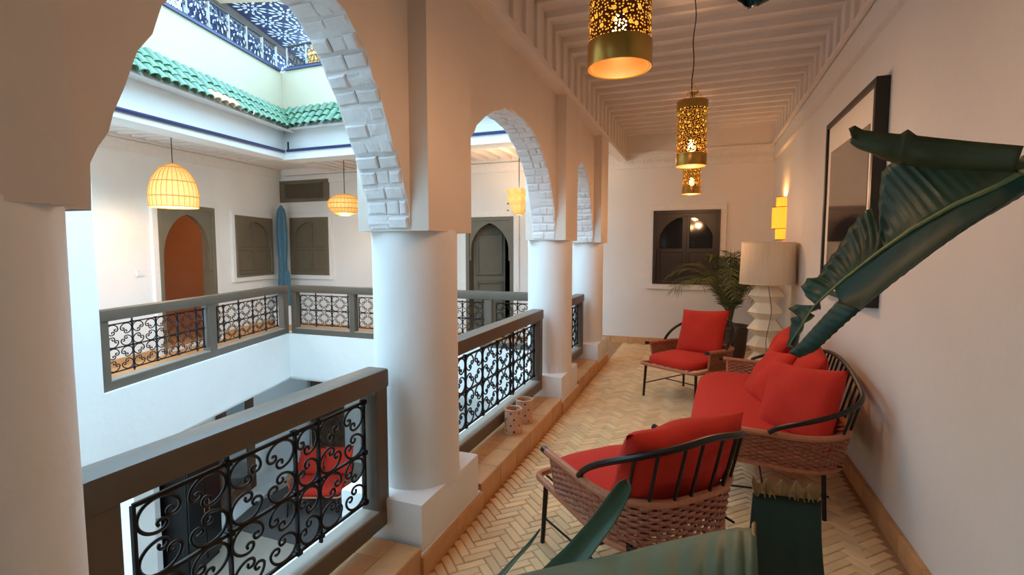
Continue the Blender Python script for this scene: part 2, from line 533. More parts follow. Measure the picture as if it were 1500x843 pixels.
# left rear wall with a doorway
AO = 1.60
DS0, DS1, DAZ = 2.71, 3.99, 2.25
wl = MB(xfA)
wl.box(-0.5, DS0, AO, AO+0.2, -3.0, 3.5); wl.box(DS1, 6.45, AO, AO+0.2, -3.0, 3.5)
wl.box(DS0, DS1, AO, AO+0.2, DAZ, 3.5); wl.box(DS0, DS1, AO, AO+0.2, -3.0, 0)
wall_left = struct(wl.build('wall_left', M['plaster']))
skirting('baseboard_left', lambda a, b, h: MB(xfA).bbox((-0.2+a) if True else 0, -0.2+b, AO-0.02, AO+0.01, -0.01, h, 0.003), 2.85)
skirting('baseboard_left', lambda a, b, h: MB(xfA).bbox(4.06+a, 4.06+b, AO-0.02, AO+0.01, -0.01, h, 0.003), 2.1)
# ceiling of the left and far walkways with beam bays
ceil_left = struct(MB(xfAu).box(-0.2, 6.5, 0.1, 1.75, 3.23, 3.5).build('ceiling_left', M['ceiling']))
for k in range(26):
    s0 = -0.1 + k*0.235
    MB(xfAu).bbox(s0, s0+0.085, 0.3, 1.52, 3.13, 3.24, 0.004).build('beam', M['ceiling'], ceil_left)
MB(xfAu).box(-0.2, 5.2, 0.2, 0.42, 3.04, 3.24).build('rim_board', M['ceiling'], ceil_left)
MB(xfAu).box(-0.2, 6.3, 1.49, 1.61, 3.10, 3.24).build('rim_board', M['ceiling'], ceil_left)
struct(MB(xfAu).box(-0.2, 6.3, 1.575, 1.61, 2.93, 3.09).build('trim_4', M['carved']))

# ---- courtyard, far side
CBX = -6.14
YC = 6.22
struct(MB().box(CBX-0.2, -1.50, YC, YC+0.22, FZ, 0.215).build('wall_courtyard_back_fascia', M['plaster']))
wu = struct(MB().box(CBX-0.25, -1.53, YC+0.02, YC+0.27, 2.98, 3.52).build('wall_upper_back', M['plaster']))
MB().box(CBX-0.25, -1.53, YC+0.02, YC+0.27, 3.52, 4.28).build('cream_coat', M['plaster_cream'], wu)
struct(MB().box(CBX+0.04, -1.53, YC-0.04, YC+0.28, 2.93, 3.04).build('trim_5', M['plaster']))
struct(MB().box(-8.3, -1.6, YC+0.1, YB+0.02, FZ, -0.003).build('floor_back', M['tile_clay']))
ceil_back = struct(MB().box(-8.4, -1.53, YC+0.1, YB+0.1, 3.22, 3.46).build('ceiling_back', M['ceiling']))
for k in range(24):
    x0 = -7.0 + k*0.235
    MB().bbox(x0, x0+0.09, YC+0.3, YB-0.1, 3.12, 3.23, 0.004).build('beam', M['ceiling'], ceil_back)
MB().box(-6.6, -1.53, YC+0.2, YC+0.42, 3.03, 3.23).build('rim_board', M['ceiling'], ceil_back)
MB().box(-8.3, -1.53, YB-0.11, YB+0.01, 3.10, 3.23).build('rim_board', M['ceiling'], ceil_back)
struct(MB().box(-8.4, -1.9, YB-0.03, YB+0.01, 2.93, 3.09).build('trim_6', M['carved']))
# courtyard faces of the gallery itself (below and above)
struct(MB().box(-1.74, -1.62, -2.3, YC+0.1, FZ, 0.12).build('wall_courtyard_right_fascia', M['plaster']))
struct(MB().box(XBK-0.02, -1.35, -2.3, YC+0.1, 3.40, 3.7).build('wall_upper_right', M['plaster']))  # upper one is an unseen parapet, kept low for more sky light

# navy pipes along the eaves
tag(MB().tube([xfAu(-0.3, -0.06, 3.02), xfAu(AL-0.17, -0.06, 3.06)], 0.022, 8).build('pipe', M['navy'], None, True),
    'navy blue pipe along the eaves above the arched doorway with orange light', 'pipe')
pb = empty('pipe', (0,0,0), 0, 'navy blue pipe along the far eaves with a short upright end', 'pipe')
MB().tube([(CBX+0.16, YC-0.06, 3.06), (-1.65, YC-0.06, 3.06)], 0.022, 8).build('pipe_run', M['navy'], pb, True)
MB().tube([(CBX+0.18, YC-0.06, 3.06), (CBX+0.18, YC-0.06, 3.19)], 0.012, 8).build('upright_end', M['iron'], pb, True)

# ================================================================ RAILINGS
def scroll_pts():
    """a C-scroll in a unit quadrant: bulge towards (1,1), both ends curled in towards (0,0)"""
    def half(sgn):
        pts = [Vector((0, 0))]
        h = 0.0; p = Vector((0, 0)); turn = 0.0
        r0 = 0.44
        ds = 0.03
        while turn < R(440):
            if turn < R(108): r = r0
            elif turn < R(140): r = r0 + (0.185-r0)*((turn-R(108))/R(32))
            else: r = 0.185*math.exp(-(turn-R(140))/R(250))
            step = min(ds, r*0.35)
            h += step/r; turn += step/r
            # start heading perpendicular to the diagonal
            ang = h
            p = p + Vector((math.cos(ang), math.sin(ang)))*step
            pts.append(p.copy())
        return pts
    a = half(1)
    left = [Vector((-q.x, q.y)) for q in reversed(a[1:])]
    full = left + a
    # bottom of the bulge is at (0,0) heading +x; rotate so that the bulge points to (1,1)
    out = []
    for q in full:
        x, y = q.x, q.y - 0.44          # circle centre at origin
        c, s = math.cos(R(135)), math.sin(R(135))
        out.append((x*c - y*s, x*s + y*c))
    return [(0.52+x, 0.52+y) for (x, y) in out]
SCROLL = scroll_pts()
def scroll_mesh(w, h, r=0.0065, n=5):
    """lies in the local x,z plane, quadrant size w x h, cell centre at the origin"""
    return MB().tube([(x*w, 0, z*h) for (x, z) in SCROLL], r, n).mesh('scroll', M['iron'], True, 60)

_scrolls = {}
def scroll_cell(parent, x0, x1, z0, z1, yy=0.0, r=0.0065):
    w, h = (x1-x0)/2, (z1-z0)/2
    key = (round(w, 3), round(h, 3), r)
    if key not in _scrolls: _scrolls[key] = scroll_mesh(w, h, r)
    m = _scrolls[key]
    cx, cz = (x0+x1)/2, (z0+z1)/2
    for sx in (1, -1):
        for sz in (1, -1):
            link('scroll', m, parent, (cx, yy, cz), (0, 0, 0), (sx, 1, sz))

def iron_panel(parent, x0, x1, z0, z1, cols, bar=0.010, r=0.0065, tall=()):
    """cols: list of column widths (w, kind); two rows of scroll cells between square bars"""
    zc = (z0+z1)/2
    for z in (z0, zc, z1):
        MB().bbox(x0, x1, -0.006, 0.006, z-0.006, z+0.006, 0.002).build('cross_bar', M['iron'], parent)
    tot = sum(c for c, k in cols)
    x = x0
    MB().bbox(x-bar/2, x+bar/2, -0.008, 0.008, z0, z1, 0.002).build('upright_bar', M['iron'], parent)
    for i, (c, k) in enumerate(cols):
        x2 = x + (x1-x0)*c/tot
        if k == 'cell':
            scroll_cell(parent, x, x2, z0, zc, 0, r); scroll_cell(parent, x, x2, zc, z1, 0, r)
        elif k == 'half':
            # narrow strip: two S scrolls facing each other
            for (za, zb) in ((z0, zc), (zc, z1)):
                w = (x2-x); hh = (zb-za)
                key = ('n', round(w, 3), round(hh, 3), r)
                if key not in _scrolls: _scrolls[key] = scroll_mesh(w, hh*0.5, r)
                for sz in (1, -1):
                    link('scroll', _scrolls[key], parent, (x, 0, (za+zb)/2), (0, 0, 0), (1, 1, sz))
        up = (i in tall)
        MB().bbox(x2-bar/2, x2+bar/2, -0.008, 0.008, z0-(0.03 if up else 0), z1+(0.05 if up else 0), 0.002).build('upright_bar', M['iron'], parent)
        for zz in (z0, zc, z1):
            MB().bbox(x2-0.013, x2+0.013, -0.013, 0.013, zz-0.011, zz+0.011, 0.004).build('collar', M['iron'], parent)
        x = x2

def railing(origin, rz, length, panels, label, posts, top=0.985, th=0.095, wid=0.12, bot=(0.215, 0.31), pw=0.09, r=0.0065, top_extra=(0.0, 0.0)):
    """origin at the floor, local x along the rail. posts: x positions (start of post); panels: (x0,x1,cols)"""
    t = empty('railing', origin, rz, label, 'railing', None)
    MB().bbox(-top_extra[0], length+top_extra[1], -wid/2, wid/2, top-th, top, 0.016).build('top_rail', M['rail_wood'], t, True, 35)
    MB().bbox(0.002, length-0.002, -wid/2+0.01, wid/2-0.01, bot[0], bot[1]-0.012, 0.006).build('bottom_rail', M['rail_wood'], t)
    MB().bbox(0.004, length-0.004, -wid/2+0.012, wid/2-0.012, bot[1]-0.014, bot[1], 0.005).build('sill_strip', M['sill'], t)
    for px in posts:
        MB().bbox(px, px+pw, -wid/2+0.012, wid/2-0.012, bot[0]+0.004, top-th+0.01, 0.008).build('post', M['rail_wood'], t)
    for (x0, x1, cols, tall) in panels:
        iron_panel(t, x0, x1, bot[1]+0.055, top-th-0.045, cols, r=r, tall=tall)
    return t
C = (1.0, 'cell'); N = (0.42, 'half')
# gallery railings (between the columns), local x runs towards the far wall
RX = -1.45
def gal_rail(i, cols, label, tall, ext=(0.0, 0.0), pad=0.09):
    y0, y1 = PIER[i]+0.235, PIER[i+1]-0.30
    L_ = y1-y0
    railing((RX, y0, 0), PI/2, L_, [(pad+0.055, L_-pad-0.035, cols, tall)], label, [0.0, L_-pad], pw=pad, top_extra=ext, r=0.0056)
gal_rail(1, [C, C, N, C], 'dark brown timber railing with black iron scrolls, standing over the lower red armchair', (0, 2))
gal_rail(2, [C, C, C, C, (0.25,'half'), C, C], 'grey-brown railing with iron scrolls behind the two clay pots', (4,))
gal_rail(3, [C, C, N, C], 'short iron-scroll railing next to the column at the far courtyard corner', (0,))
gal_rail(0, [C, C, C, C, N, C, C], 'iron-scroll railing at the front end of the arcade', (0, 4))
# left side of the courtyard: local x runs along the angled wall
CL = [C, C, C, C, (0.4, 'half')]
railing(xfA(0.0, 0.09, 0), ARZ, AL, [(0.15, 1.52, CL, (0, 3)), (1.78, 3.22, [(0.4,'half'), C, C, C, C], (1, 3))],
        'grey-brown railing with two black scroll panels below the arched doorway', [0.0, 1.56, 3.34], th=0.11, bot=(0.20, 0.31), pw=0.14, top_extra=(0.03, 0.0), r=0.0055)
LB = -1.62 - (CBX+0.03)
pans = []
x = 0.0; posts = []
for k in range(4):
    posts.append(x)
    x1 = x + LB/4
    pans.append((x+0.15, x1-0.05, [C, C, C], (0, 2)))
    x = x1
posts.append(LB-0.09)
railing((CBX+0.03, YC+0.09, 0), 0.0, LB, pans, 'long grey-brown railing in front of the dark arched door and the corner cactus', posts, th=0.11, bot=(0.20, 0.31), pw=0.10, r=0.0055)

# ================================================================ WINDOWS, DOORS
def arch_poly(w, z0, zs, za, n=14, pointed=0.12):
    """closed polygon of an arched panel: half width w, foot z0, spring zs, apex za"""
    pts = [(-w, z0), (w, z0), (w, zs)]
    for i in range(1, n):
        a = PI*i/n
        x = w*math.cos(a); t = abs(x)/w
        z = zs + (za-zs)*((1-t**2)**0.5*(1-pointed) + pointed*(1-t))
        pts.append((x, z))
    pts.append((-w, zs))
    return pts
def spandrel(b, W, w, z0, zs, za, zt, y0, y1, n=16, pointed=0.12):
    """board filling the rectangle (half width W, top zt) around an arched opening, between y0 and y1"""
    arc = [(w, z0), (w, zs)]
    for i in range(1, n):
        a = PI*i/n
        x = w*math.cos(a); t = abs(x)/w
        arc.append((x, zs + (za-zs)*((1-t**2)**0.5*(1-pointed) + pointed*(1-t))))
    arc += [(-w, zs), (-w, z0)]
    def outer(p):
        x, z = p
        if z <= zs+1e-6: return (W if x > 0 else -W, z)
        ang = math.atan2((z-zs)/(zt-zs), x/W)
        c, s = math.cos(ang), math.sin(ang); m = max(abs(c), abs(s))
        return (W*c/m, zs+(zt-zs)*s/m)
    # insert exact corners by dense sampling
    for (p, q) in zip(arc, arc[1:]):
        P, Q = outer(p), outer(q)
        quads = [(p, q, Q, P)]
        if (abs(P[0]) > W-1e-6) != (abs(Q[0]) > W-1e-6) and abs(P[1]-Q[1]) > 1e-6 and max(P[1], Q[1]) > zt-1e-6:
            K = (W if P[0]+Q[0] > 0 else -W, zt)
            quads = [(p, q, Q, K, P)]
        for qd in quads:
            k = len(qd)
            vs = [(a, y0, z) for (a, z) in qd] + [(a, y1, z) for (a, z) in qd]
            fs = [tuple(range(k)), tuple(reversed(range(k, 2*k)))]
            for i in range(k): fs.append((i, (i+1) % k, k+(i+1) % k, k+i))
            b.add(vs, fs)
def carved_frame(parent, W, z0, z1, wd, y, m, sill=True):
    """white carved plaster surround in the local x,z plane, proud towards -y"""
    MB().bbox(-W-wd, -W, y-0.045, y+0.005, z0-wd, z1+wd, 0.004).build('plaster_surround', m, parent)
    MB().bbox(W, W+wd, y-0.045, y+0.005, z0-wd, z1+wd, 0.004).build('plaster_surround', m, parent)
    MB().bbox(-W, W, y-0.045, y+0.005, z1, z1+wd, 0.004).build('plaster_surround', m, parent)
    if sill: MB().bbox(-W, W, y-0.05, y+0.005, z0-wd, z0, 0.004).build('plaster_surround', m, parent)
def shuttered_window(name, loc, rz, W, z0, z1, m, glass=False):
    """two-leaf shutter under an arched board, local -y faces the viewer, origin at floor height on the wall face"""
    t = empty(name, loc, rz, kind='structure')
    carved_frame(t, W, z0, z1, 0.085, 0.0, M['carved'])
    H = z1-z0
    MB().box(-W, W, -0.004, 0.01, z0, z1).build('backing', M['void'], t)
    fw = 0.055
    MB().bbox(-W, -W+fw, -0.066, 0.0, z0, z1, 0.005).build('frame_stile', m, t)
    MB().bbox(W-fw, W, -0.066, 0.0, z0, z1, 0.005).build('frame_stile', m, t)
    MB().bbox(-W+fw, W-fw, -0.066, 0.0, z1-fw, z1, 0.005).build('frame_rail', m, t)
    MB().bbox(-W+fw, W-fw, -0.066, 0.0, z0, z0+fw*0.8, 0.005).build('frame_rail', m, t)
    wi = W-fw
    zs = z0 + H*0.56; za = z1-fw-0.03
    b = MB(); spandrel(b, wi, wi-0.03, zs-0.1, zs, za, z1-fw, -0.062, -0.025); b.build('arched_board', m, t)
    for sx in (-1, 1):
        leaf = MB()
        xa, xb = (0.004, wi-0.003) if sx > 0 else (-wi+0.003, -0.004)
        sw = 0.05
        leaf.box(xa, xa+sw, -0.024, -0.003, z0+0.045, z1-fw-0.003)
        leaf.box(xb-sw, xb, -0.024, -0.003, z0+0.045, z1-fw-0.003)
        leaf.box(xa+sw, xb-sw, -0.024, -0.003, z0+0.045, z0+0.11)
        zm = z0 + H*0.46
        leaf.box(xa+sw, xb-sw, -0.024, -0.003, zm-0.03, zm+0.03)
        leaf.box(xa+sw, xb-sw, -0.024, -0.003, z1-fw-0.06, z1-fw-0.003)
        lo = leaf.build('shutter_leaf', m, t)
        MB().frustum(0, 0, 0, 0, 0, 0, 0, 0)
        MB().bbox(xa+sw+0.004, xb-sw-0.004, -0.014, -0.003, z0+0.114, zm-0.034, 0.006).build('panel', m, lo)
        MB().bbox(xa+sw+0.004, xb-sw-0.004, -0.008, -0.003, zm+0.034, z1-fw-0.064, 0.003).build('pane' if glass else 'panel', M['pane'] if glass else m, lo)
    MB().bbox(-0.012, 0.012, -0.04, -0.028, z0+0.045, z1-fw-0.003, 0.004).build('meeting_strip', m, t)
    for sx in (-1, 1):
        MB().tube([(sx*(wi-0.01), -0.05, zs-0.03), (sx*(wi-0.01), -0.05, zs+0.03)], 0.008, 8).build('hinge', M['iron'], t)
    return t
M['pane'] = mat('dark_window_glass', (16,11,9), 0.06, spec=0.6, var=0.1)
shuttered_window('window_1', (-0.24, YB, 0), 0.0, 0.50, 1.00, 2.17, M['shutter_dark'], glass=True)
shuttered_window('window_2', (-7.70, YB, 0), 0.0, 0.50, 1.02, 2.22, M['shutter'])
# window of the left rear wall: local -y must face the courtyard
def on_left(s): 
    p = xfA(s, AO, 0); return p
ROTA = ARZ - PI + PI   # local x along the wall
shuttered_window('window_3', on_left(5.17), ARZ, 0.62, 1.04, 2.18, M['shutter'])

# dark grille over the corner window
g = struct(empty('window_4', (-7.82, YB, 0)))
GW, gz0, gz1 = 0.64, 2.55, 3.00
for nm, bx_ in (('frame_rail', (-GW, GW, -0.04, 0.0, gz1-0.07, gz1)), ('frame_rail', (-GW, GW, -0.04, 0.0, gz0, gz0+0.07)),
                ('frame_stile', (-GW, -GW+0.13, -0.04, 0.0, gz0+0.07, gz1-0.07)), ('frame_stile', (GW-0.13, GW, -0.04, 0.0, gz0+0.07, gz1-0.07))):
    MB().bbox(*bx_, 0.006).build(nm, M['shutter'], g)
MB().box(-GW+0.1, GW-0.1, -0.003, 0.008, gz0+0.05, gz1-0.05).build('backing', M['void'], g)
bar = MB()
xa, xb, za_, zb_ = -GW+0.13, GW-0.13, gz0+0.07, gz1-0.07
hh = zb_-za_
x = xa-hh
while x < xb:
    for (p, q) in (((x, za_), (x+hh, zb_)), ((x+hh, za_), (x, zb_))):
        (x0, z0), (x1, z1) = p, q
        if x0 > x1: (x0, z0), (x1, z1) = (x1, z1), (x0, z0)
        sl = (z1-z0)/(x1-x0)
        if x0 < xa: z0 += sl*(xa-x0); x0 = xa
        if x1 > xb: z1 -= sl*(x1-xb); x1 = xb
        if x1-x0 > 0.01: bar.tube([(x0, -0.02, z0), (x1, -0.02, z1)], 0.007, 4)
    x += 0.045
lat = bar.build('lattice', M['shutter'], g); lat['kind'] = 'stuff'

def arched_doorway(name, loc, rz, W, zt, m):
    t = struct(empty(name, loc, rz))
    carved_frame(t, W, 0.0, zt, 0.10, 0.0, M['carved'], sill=False)
    fw = 0.07
    MB().bbox(-W, -W+fw, -0.05, 0.16, 0, zt, 0.006).build('frame_stile', m, t)
    MB().bbox(W-fw, W, -0.05, 0.16, 0, zt, 0.006).build('frame_stile', m, t)
    MB().bbox(-W+fw, W-fw, -0.05, 0.16, zt-fw, zt, 0.006).build('frame_rail', m, t)
    return t, fw
# far doorway: dark room, one panelled leaf ajar
dw = (DX1-DX0)/2; dcx = (DX0+DX1)/2
d1, fw = arched_doorway('door_1', (dcx, YB, 0), 0.0, dw, DZ1, M['door_wood'])
b = MB(); spandrel(b, dw-fw, dw-fw-0.03, 1.35, 1.55, 2.03, DZ1-fw, -0.03, 0.02, pointed=0.2); b.build('arched_board', M['door_wood'], d1)
leaf = empty('door_leaf', (-dw+fw+0.01, 0.12, 0), R(28), parent=d1)
LW = 0.60
MB().bbox(0, LW, 0, 0.04, 0.02, 2.02, 0.004).build('leaf_board', M['door_wood'], leaf)
for (za, zb) in ((0.15, 0.95), (1.08, 1.86)):
    b = MB()
    for (x0, x1, z0, z1) in ((0.06, 0.09, za, zb), (LW-0.09, LW-0.06, za, zb), (0.06, LW-0.06, za, za+0.03), (0.06, LW-0.06, zb-0.03, zb)):
        b.bbox(x0, x1, -0.035, 0.0, z0, z1, 0.006)
    b.build('panel_moulding', M['door_wood'], leaf)
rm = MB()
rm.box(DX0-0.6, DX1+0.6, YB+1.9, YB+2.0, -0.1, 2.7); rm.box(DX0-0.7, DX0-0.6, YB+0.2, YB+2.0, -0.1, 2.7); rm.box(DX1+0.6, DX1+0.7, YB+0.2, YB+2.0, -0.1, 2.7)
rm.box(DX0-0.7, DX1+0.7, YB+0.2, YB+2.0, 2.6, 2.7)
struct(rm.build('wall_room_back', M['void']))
struct(MB().box(DX0-0.7, DX1+0.7, YB, YB+2.0, -0.1, -0.002).build('floor_room_back', M['tile_clay']))
# left doorway: arched board, room lit orange
ds = (DS1-DS0)/2; dsc = (DS0+DS1)/2
d2, fw = arched_doorway('door_2', on_left(dsc), ARZ, ds, DAZ, M['door_wood'])
b = MB(); spandrel(b, ds-fw, ds-fw-0.035, 1.2, 1.42, 2.10, DAZ-fw, -0.03, 0.03, pointed=0.1); b.build('arched_board', M['door_wood'], d2)
M['room'] = mat('room_plaster', (196,146,110), 0.85, var=0.12, vscale=2)
rm = MB(xfA)
rm.box(DS0-0.5, DS1+1.2, AO+2.2, AO+2.3, -0.1, 2.8); rm.box(DS0-0.6, DS0-0.5, AO+0.2, AO+2.3, -0.1, 2.8); rm.box(DS1+1.2, DS1+1.3, AO+0.2, AO+2.3, -0.1, 2.8)
rm.box(DS0-0.6, DS1+1.3, AO+0.2, AO+2.3, 2.7, 2.8)
struct(rm.build('wall_room_left', M['room']))
struct(MB(xfA).box(DS0-0.6, DS1+1.3, AO, AO+2.3, -0.1, -0.002).build('floor_room_left', M['tile_clay']))
hb = empty('bed', xfA(2.95, AO+1.5, 0), ARZ, 'bed with a rounded brown headboard in the orange-lit room', 'bed')
MB().prism([(0.36*math.cos(PI*i/16), 0.55+0.62*math.sin(PI*i/16)) for i in range(17)]+[(-0.36, 0.0), (0.36, 0.0)], 1, 0.5, 0.58).build('headboard', M['wicker'], hb)
MB().bbox(-0.45, 0.45, -0.9, 0.5, 0.15, 0.5, 0.05).build('mattress', M['red'], hb, True)
MB().bbox(-0.46, 0.46, -0.92, 0.5, 0.0, 0.15, 0.01).build('bed_base', M['door_wood'], hb)
# dark door leaf standing open inside, to the right
cv = tag(MB(xfA).bbox(3.72, 3.9, AO+0.9, AO+0.96, 0.0, 1.5, 0.005).build('wardrobe_panel', M['void']), 'dark upright board inside the orange-lit doorway', 'panel')
# warm bulb of that room
def bulb_light(name, loc, power, col=(1.0, 0.56, 0.22), size=0.05, parent=None):
    l = bpy.data.lights.new(name, 'POINT'); l.energy = power; l.color = col; l.shadow_soft_size = size
    o = bpy.data.objects.new(name, l); COL.objects.link(o); o.location = loc
    if parent: o.parent = parent
    return o
bulb_light('room_bulb', xfA(2.9, AO+1.1, 2.3), 12, (1.0, 0.66, 0.36))
# light switch beside the doorway
sw = empty('light_switch', xfA(2.38, AO-0.001, 1.22), ARZ, 'small white light switch on the plaster beside the arched doorway', 'switch')
MB().bbox(-0.07, 0.07, -0.012, 0.0, -0.05, 0.05, 0.004).build('plate', M['switch'], sw)
for k in (-1, 1):
    MB().bbox(k*0.032-0.026, k*0.032+0.026, -0.018, -0.011, -0.034, 0.034, 0.003).build('rocker', M['switch'], sw)

# ================================================================ GREEN TILED EAVES
def tile_mesh(w, l, m):
    b = MB()
    n = 6
    out, inn = [], []
    for j, (t, rr) in enumerate(((0, 1.0), (1, 0.86))):
        for i in range(n+1):
            a = PI*i/n
            out.append((w/2*rr*math.cos(a), t*l, w*0.42*rr*math.sin(a)))
            inn.append((w/2*rr*0.82*math.cos(a), t*l, w*0.42*rr*0.82*math.sin(a)-0.001))
    vs = out+inn; o = len(out); fs = []
    for i in range(n):
        fs.append((i, i+1, n+1+i+1, n+1+i)); fs.append((o+i, o+n+1+i, o+n+1+i+1, o+i+1))
        fs.append((i, o+i, o+i+1, i+1))
    return b.add(vs, fs).mesh('roof_tile', m, True, 60)
TW, TLN = 0.135, 0.17
tile_a, tile_c = tile_mesh(TW, TLN, M['roof_tile']), tile_mesh(TW, TLN, M['roof_clay'])
pan = MB(); 
PITCH = R(48)
def eaves(name, n, start, dirx, rz, zfun, bed):
    root = struct(empty(name))
    bed.build('roof_bed', M['plaster'], root)
    for c in range(n):
        for r_ in range(3):
            d = 0.155*(2-r_)*0.72            # distance down the slope from the top
            px = start[0]+dirx[0]*(c+0.5)*TW*0.98; py = start[1]+dirx[1]*(c+0.5)*TW*0.98
            # outward normal (towards the courtyard)
            nx, ny = dirx[1]*-bed_sgn[name], dirx[0]*bed_sgn[name]
            ctr = zfun(c)
            out = 0.05 + (2-r_)*0.098; down = (2-r_)*0.098
            bare = (r_ == 0 and 11 <= c <= 14 and name == 'roof_eaves_left')
            link('roof_tile', tile_c if bare else tile_a, root, (px+nx*(out+0.10), py+ny*(out+0.10), ctr-down-0.085),
                 (PITCH*0.92+random.uniform(-.05,.05), random.uniform(-.05,.05), rz+random.uniform(-.03,.03)))
    return root
bed_sgn = {'roof_eaves_left': 1, 'roof_eaves_back': 1}
# left eaves: courtyard lies towards -AN
nA = int(AL/(TW*0.98))
bedA = MB(xfAu); bedA.prism([(0.0, 3.43), (-0.30, 3.43), (-0.30, 3.45), (0.0, 3.76)], 0, -0.3, AL-0.3)
bedA.v = []; bedA.f = []
poly = [(0.02, 3.38), (-0.22, 3.33), (-0.25, 3.345), (0.02, 3.66)]
bedA.add([(s, o, z) for s in (-0.3, AL-0.2) for (o, z) in poly], [(0,1,2,3),(7,6,5,4),(0,4,5,1),(1,5,6,2),(2,6,7,3),(3,7,4,0)])
def eavesA():
    root = struct(empty('roof_eaves_left'))
    bedA.build('roof_bed', M['plaster'], root)
    n = int((AL+0.3)/(TW*0.98))
    for c in range(n):
        s = -0.3 + (c+0.5)*TW*0.98
        for r_ in range(3):
            o = -0.075 - (2-r_)*0.090
            z = 3.59 - (2-r_)*0.105
            if s > AL + o*1.1 - 0.02: continue
            bare = (r_ == 0 and 12 <= c <= 15)
            p = xfAu(s, o-0.055, z-0.03)
            link('roof_tile', tile_c if bare else tile_a, root, p,
                 (R(48)+random.uniform(-.06,.06), random.uniform(-.06,.06), ARZ+random.uniform(-.04,.04)))
    # whitewashed top fillet, a lump over each tile
    for c in range(n):
        s = -0.3 + (c+0.5)*TW*0.98
        MB(xfAu).lathe([(0.001,0.05),(0.03,0.04),(0.05,0.0),(0.052,-0.06)], 7, (s, -0.012, 3.655)).build('plaster_lump', M['plaster_cream'], root, True)
    return root
eavesA()
def eavesB():
    root = struct(empty('roof_eaves_back'))
    bb = MB(); poly = [(YC+0.04, 3.38), (YC-0.20, 3.33), (YC-0.23, 3.345), (YC+0.04, 3.66)]
    bb.add([(x, a, z) for x in (CBX+0.16, -1.75) for (a, z) in poly], [(0,1,2,3),(7,6,5,4),(0,4,5,1),(1,5,6,2),(2,6,7,3),(3,7,4,0)])
    bb.build('roof_bed', M['plaster'], root)
    n = 31
    for c in range(n):
        x = CBX + 0.14 + (c+0.5)*TW*0.98
        for r_ in range(3):
            o = 0.075 + (2-r_)*0.090; z = 3.59 - (2-r_)*0.105
            link('roof_tile', tile_a, root, (x, YC+0.02-o-0.055, z-0.03), (R(48)+random.uniform(-.06,.06), random.uniform(-.06,.06), random.uniform(-.04,.04)))
        MB().lathe([(0.001,0.05),(0.03,0.04),(0.05,0.0),(0.052,-0.06)], 7, (x, YC+0.008, 3.655)).build('plaster_lump', M['plaster_cream'], root, True)
eavesB()

# ================================================================ ROOF TERRACE
def terrace_rail(name, f, L_, z0, z1, label, nposts, s0=0.0):
    t = empty(name, (0,0,0), 0, label, 'railing')
    MB(f).box(s0, L_, 0.02, 0.05, z1-0.025, z1).build('top_rail', M['iron'], t)
    MB(f).box(s0, L_, 0.02, 0.05, z0, z0+0.02).build('bottom_rail', M['iron'], t)
    MB(f).box(s0, L_, -0.03, 0.25, z0-0.05, z0-0.02).build('coping_strip', M['navy'], t)
    for k in range(nposts+1):
        s = s0 + (L_-s0)*k/nposts
        MB(f).box(max(s-0.012, s0), min(s+0.012, L_), 0.02, 0.05, z0-0.02, z1-0.025).build('post', M['sill'], t)
    k = 0
    w = (z1-z0)*0.5
    s = s0+0.02
    sm = scroll_mesh(w/2*0.95, w*0.95, 0.006)
    while s+w < L_:
        b = MB(f)
        for sx in (1, -1):
            for sz in (1, -1):
                b.tube([(s+w/2+sx*x*w/2*0.98, 0.035, (z0+z1)/2+sz*z*(z1-z0)/2*0.92) for (x, z) in SCROLL[::3]], 0.005, 3)
        b.build('scroll', M['iron'], t)
        s += w
    return t
terrace_rail('terrace_railing', xfAu, AL-0.12, 4.31, 4.66, 'thin iron terrace railing in front of the blue petal screen', 7, 0.6)
xfB = lambda s, o, z: (CBX-0.06+s, YC+0.02+o, z)
terrace_rail('terrace_railing', xfB, 3.2, 4.33, 4.66, 'thin iron terrace railing above the far green eaves, beside the woven gold lantern', 8, 0.16)
# blue screen and canopy; pale petals stand in for daylight through cut holes
M['straw'] = mat('golden_straw', (214,164,92), 0.7, var=0.3, vscale=30, bump=0.5, bscale=60)
M['blue'] = mat('blue_screen', (20,30,88), 0.4, var=0.2, vscale=3)
M['petal'] = mat('petal_daylight', (225,240,252), 0.5)
def petals(b, f, u0, u1, v0, v1, sc, y=-0.004):
    """bursts of pointed petals on the plane f(u, v, depth)"""
    row = 0
    v = v0+sc*0.2
    while v < v1+sc*0.6:
        u = u0 + (sc*0.5 if row % 2 else 0)
        while u < u1+sc*0.5:
            for ring, (ra, rb, n, hw) in enumerate(((0.09, 0.24, 9, 0.03), (0.27, 0.50, 12, 0.04))):
                for k in range(n):
                    a = 2*PI*(k+0.5*ring)/n
                    c, s = math.cos(a), math.sin(a)
                    pts = []
                    for (rr, ww) in ((ra, 0), ((ra+rb)/2-0.03, hw), ((ra+rb)/2+0.05, hw*0.9), (rb, 0), ((ra+rb)/2+0.05, -hw*0.9), ((ra+rb)/2-0.03, -hw)):
                        pts.append((u+(c*rr-s*ww)*sc, v+(s*rr+c*ww)*sc))
                    if all(u0 < p[0] < u1 and v0 < p[1] < v1 for p in pts):
                        b.add([f(p[0], p[1], y) for p in pts]+[f(p[0], p[1], y+0.02) for p in pts],
                              [(0,1,2,3,4,5),(11,10,9,8,7,6)]+[(i,(i+1)%6,6+(i+1)%6,6+i) for i in range(6)])
            u += sc
        v += sc*0.86; row += 1
sc_ = empty('garden_screen', (0,0,0), 0, 'dark blue upright screen with white petal bursts behind the terrace railing', 'screen')
MB(xfA).box(4.3, 8.6, 2.14, 2.18, 4.24, 6.1).build('screen_board', M['blue'], sc_)
b = MB(); petals(b, lambda u, v, d: xfA(u, 2.14+d, v), 4.32, 8.58, 4.26, 6.08, 0.62)
po = b.build('petal_pattern', M['petal'], sc_); po['kind'] = 'stuff'
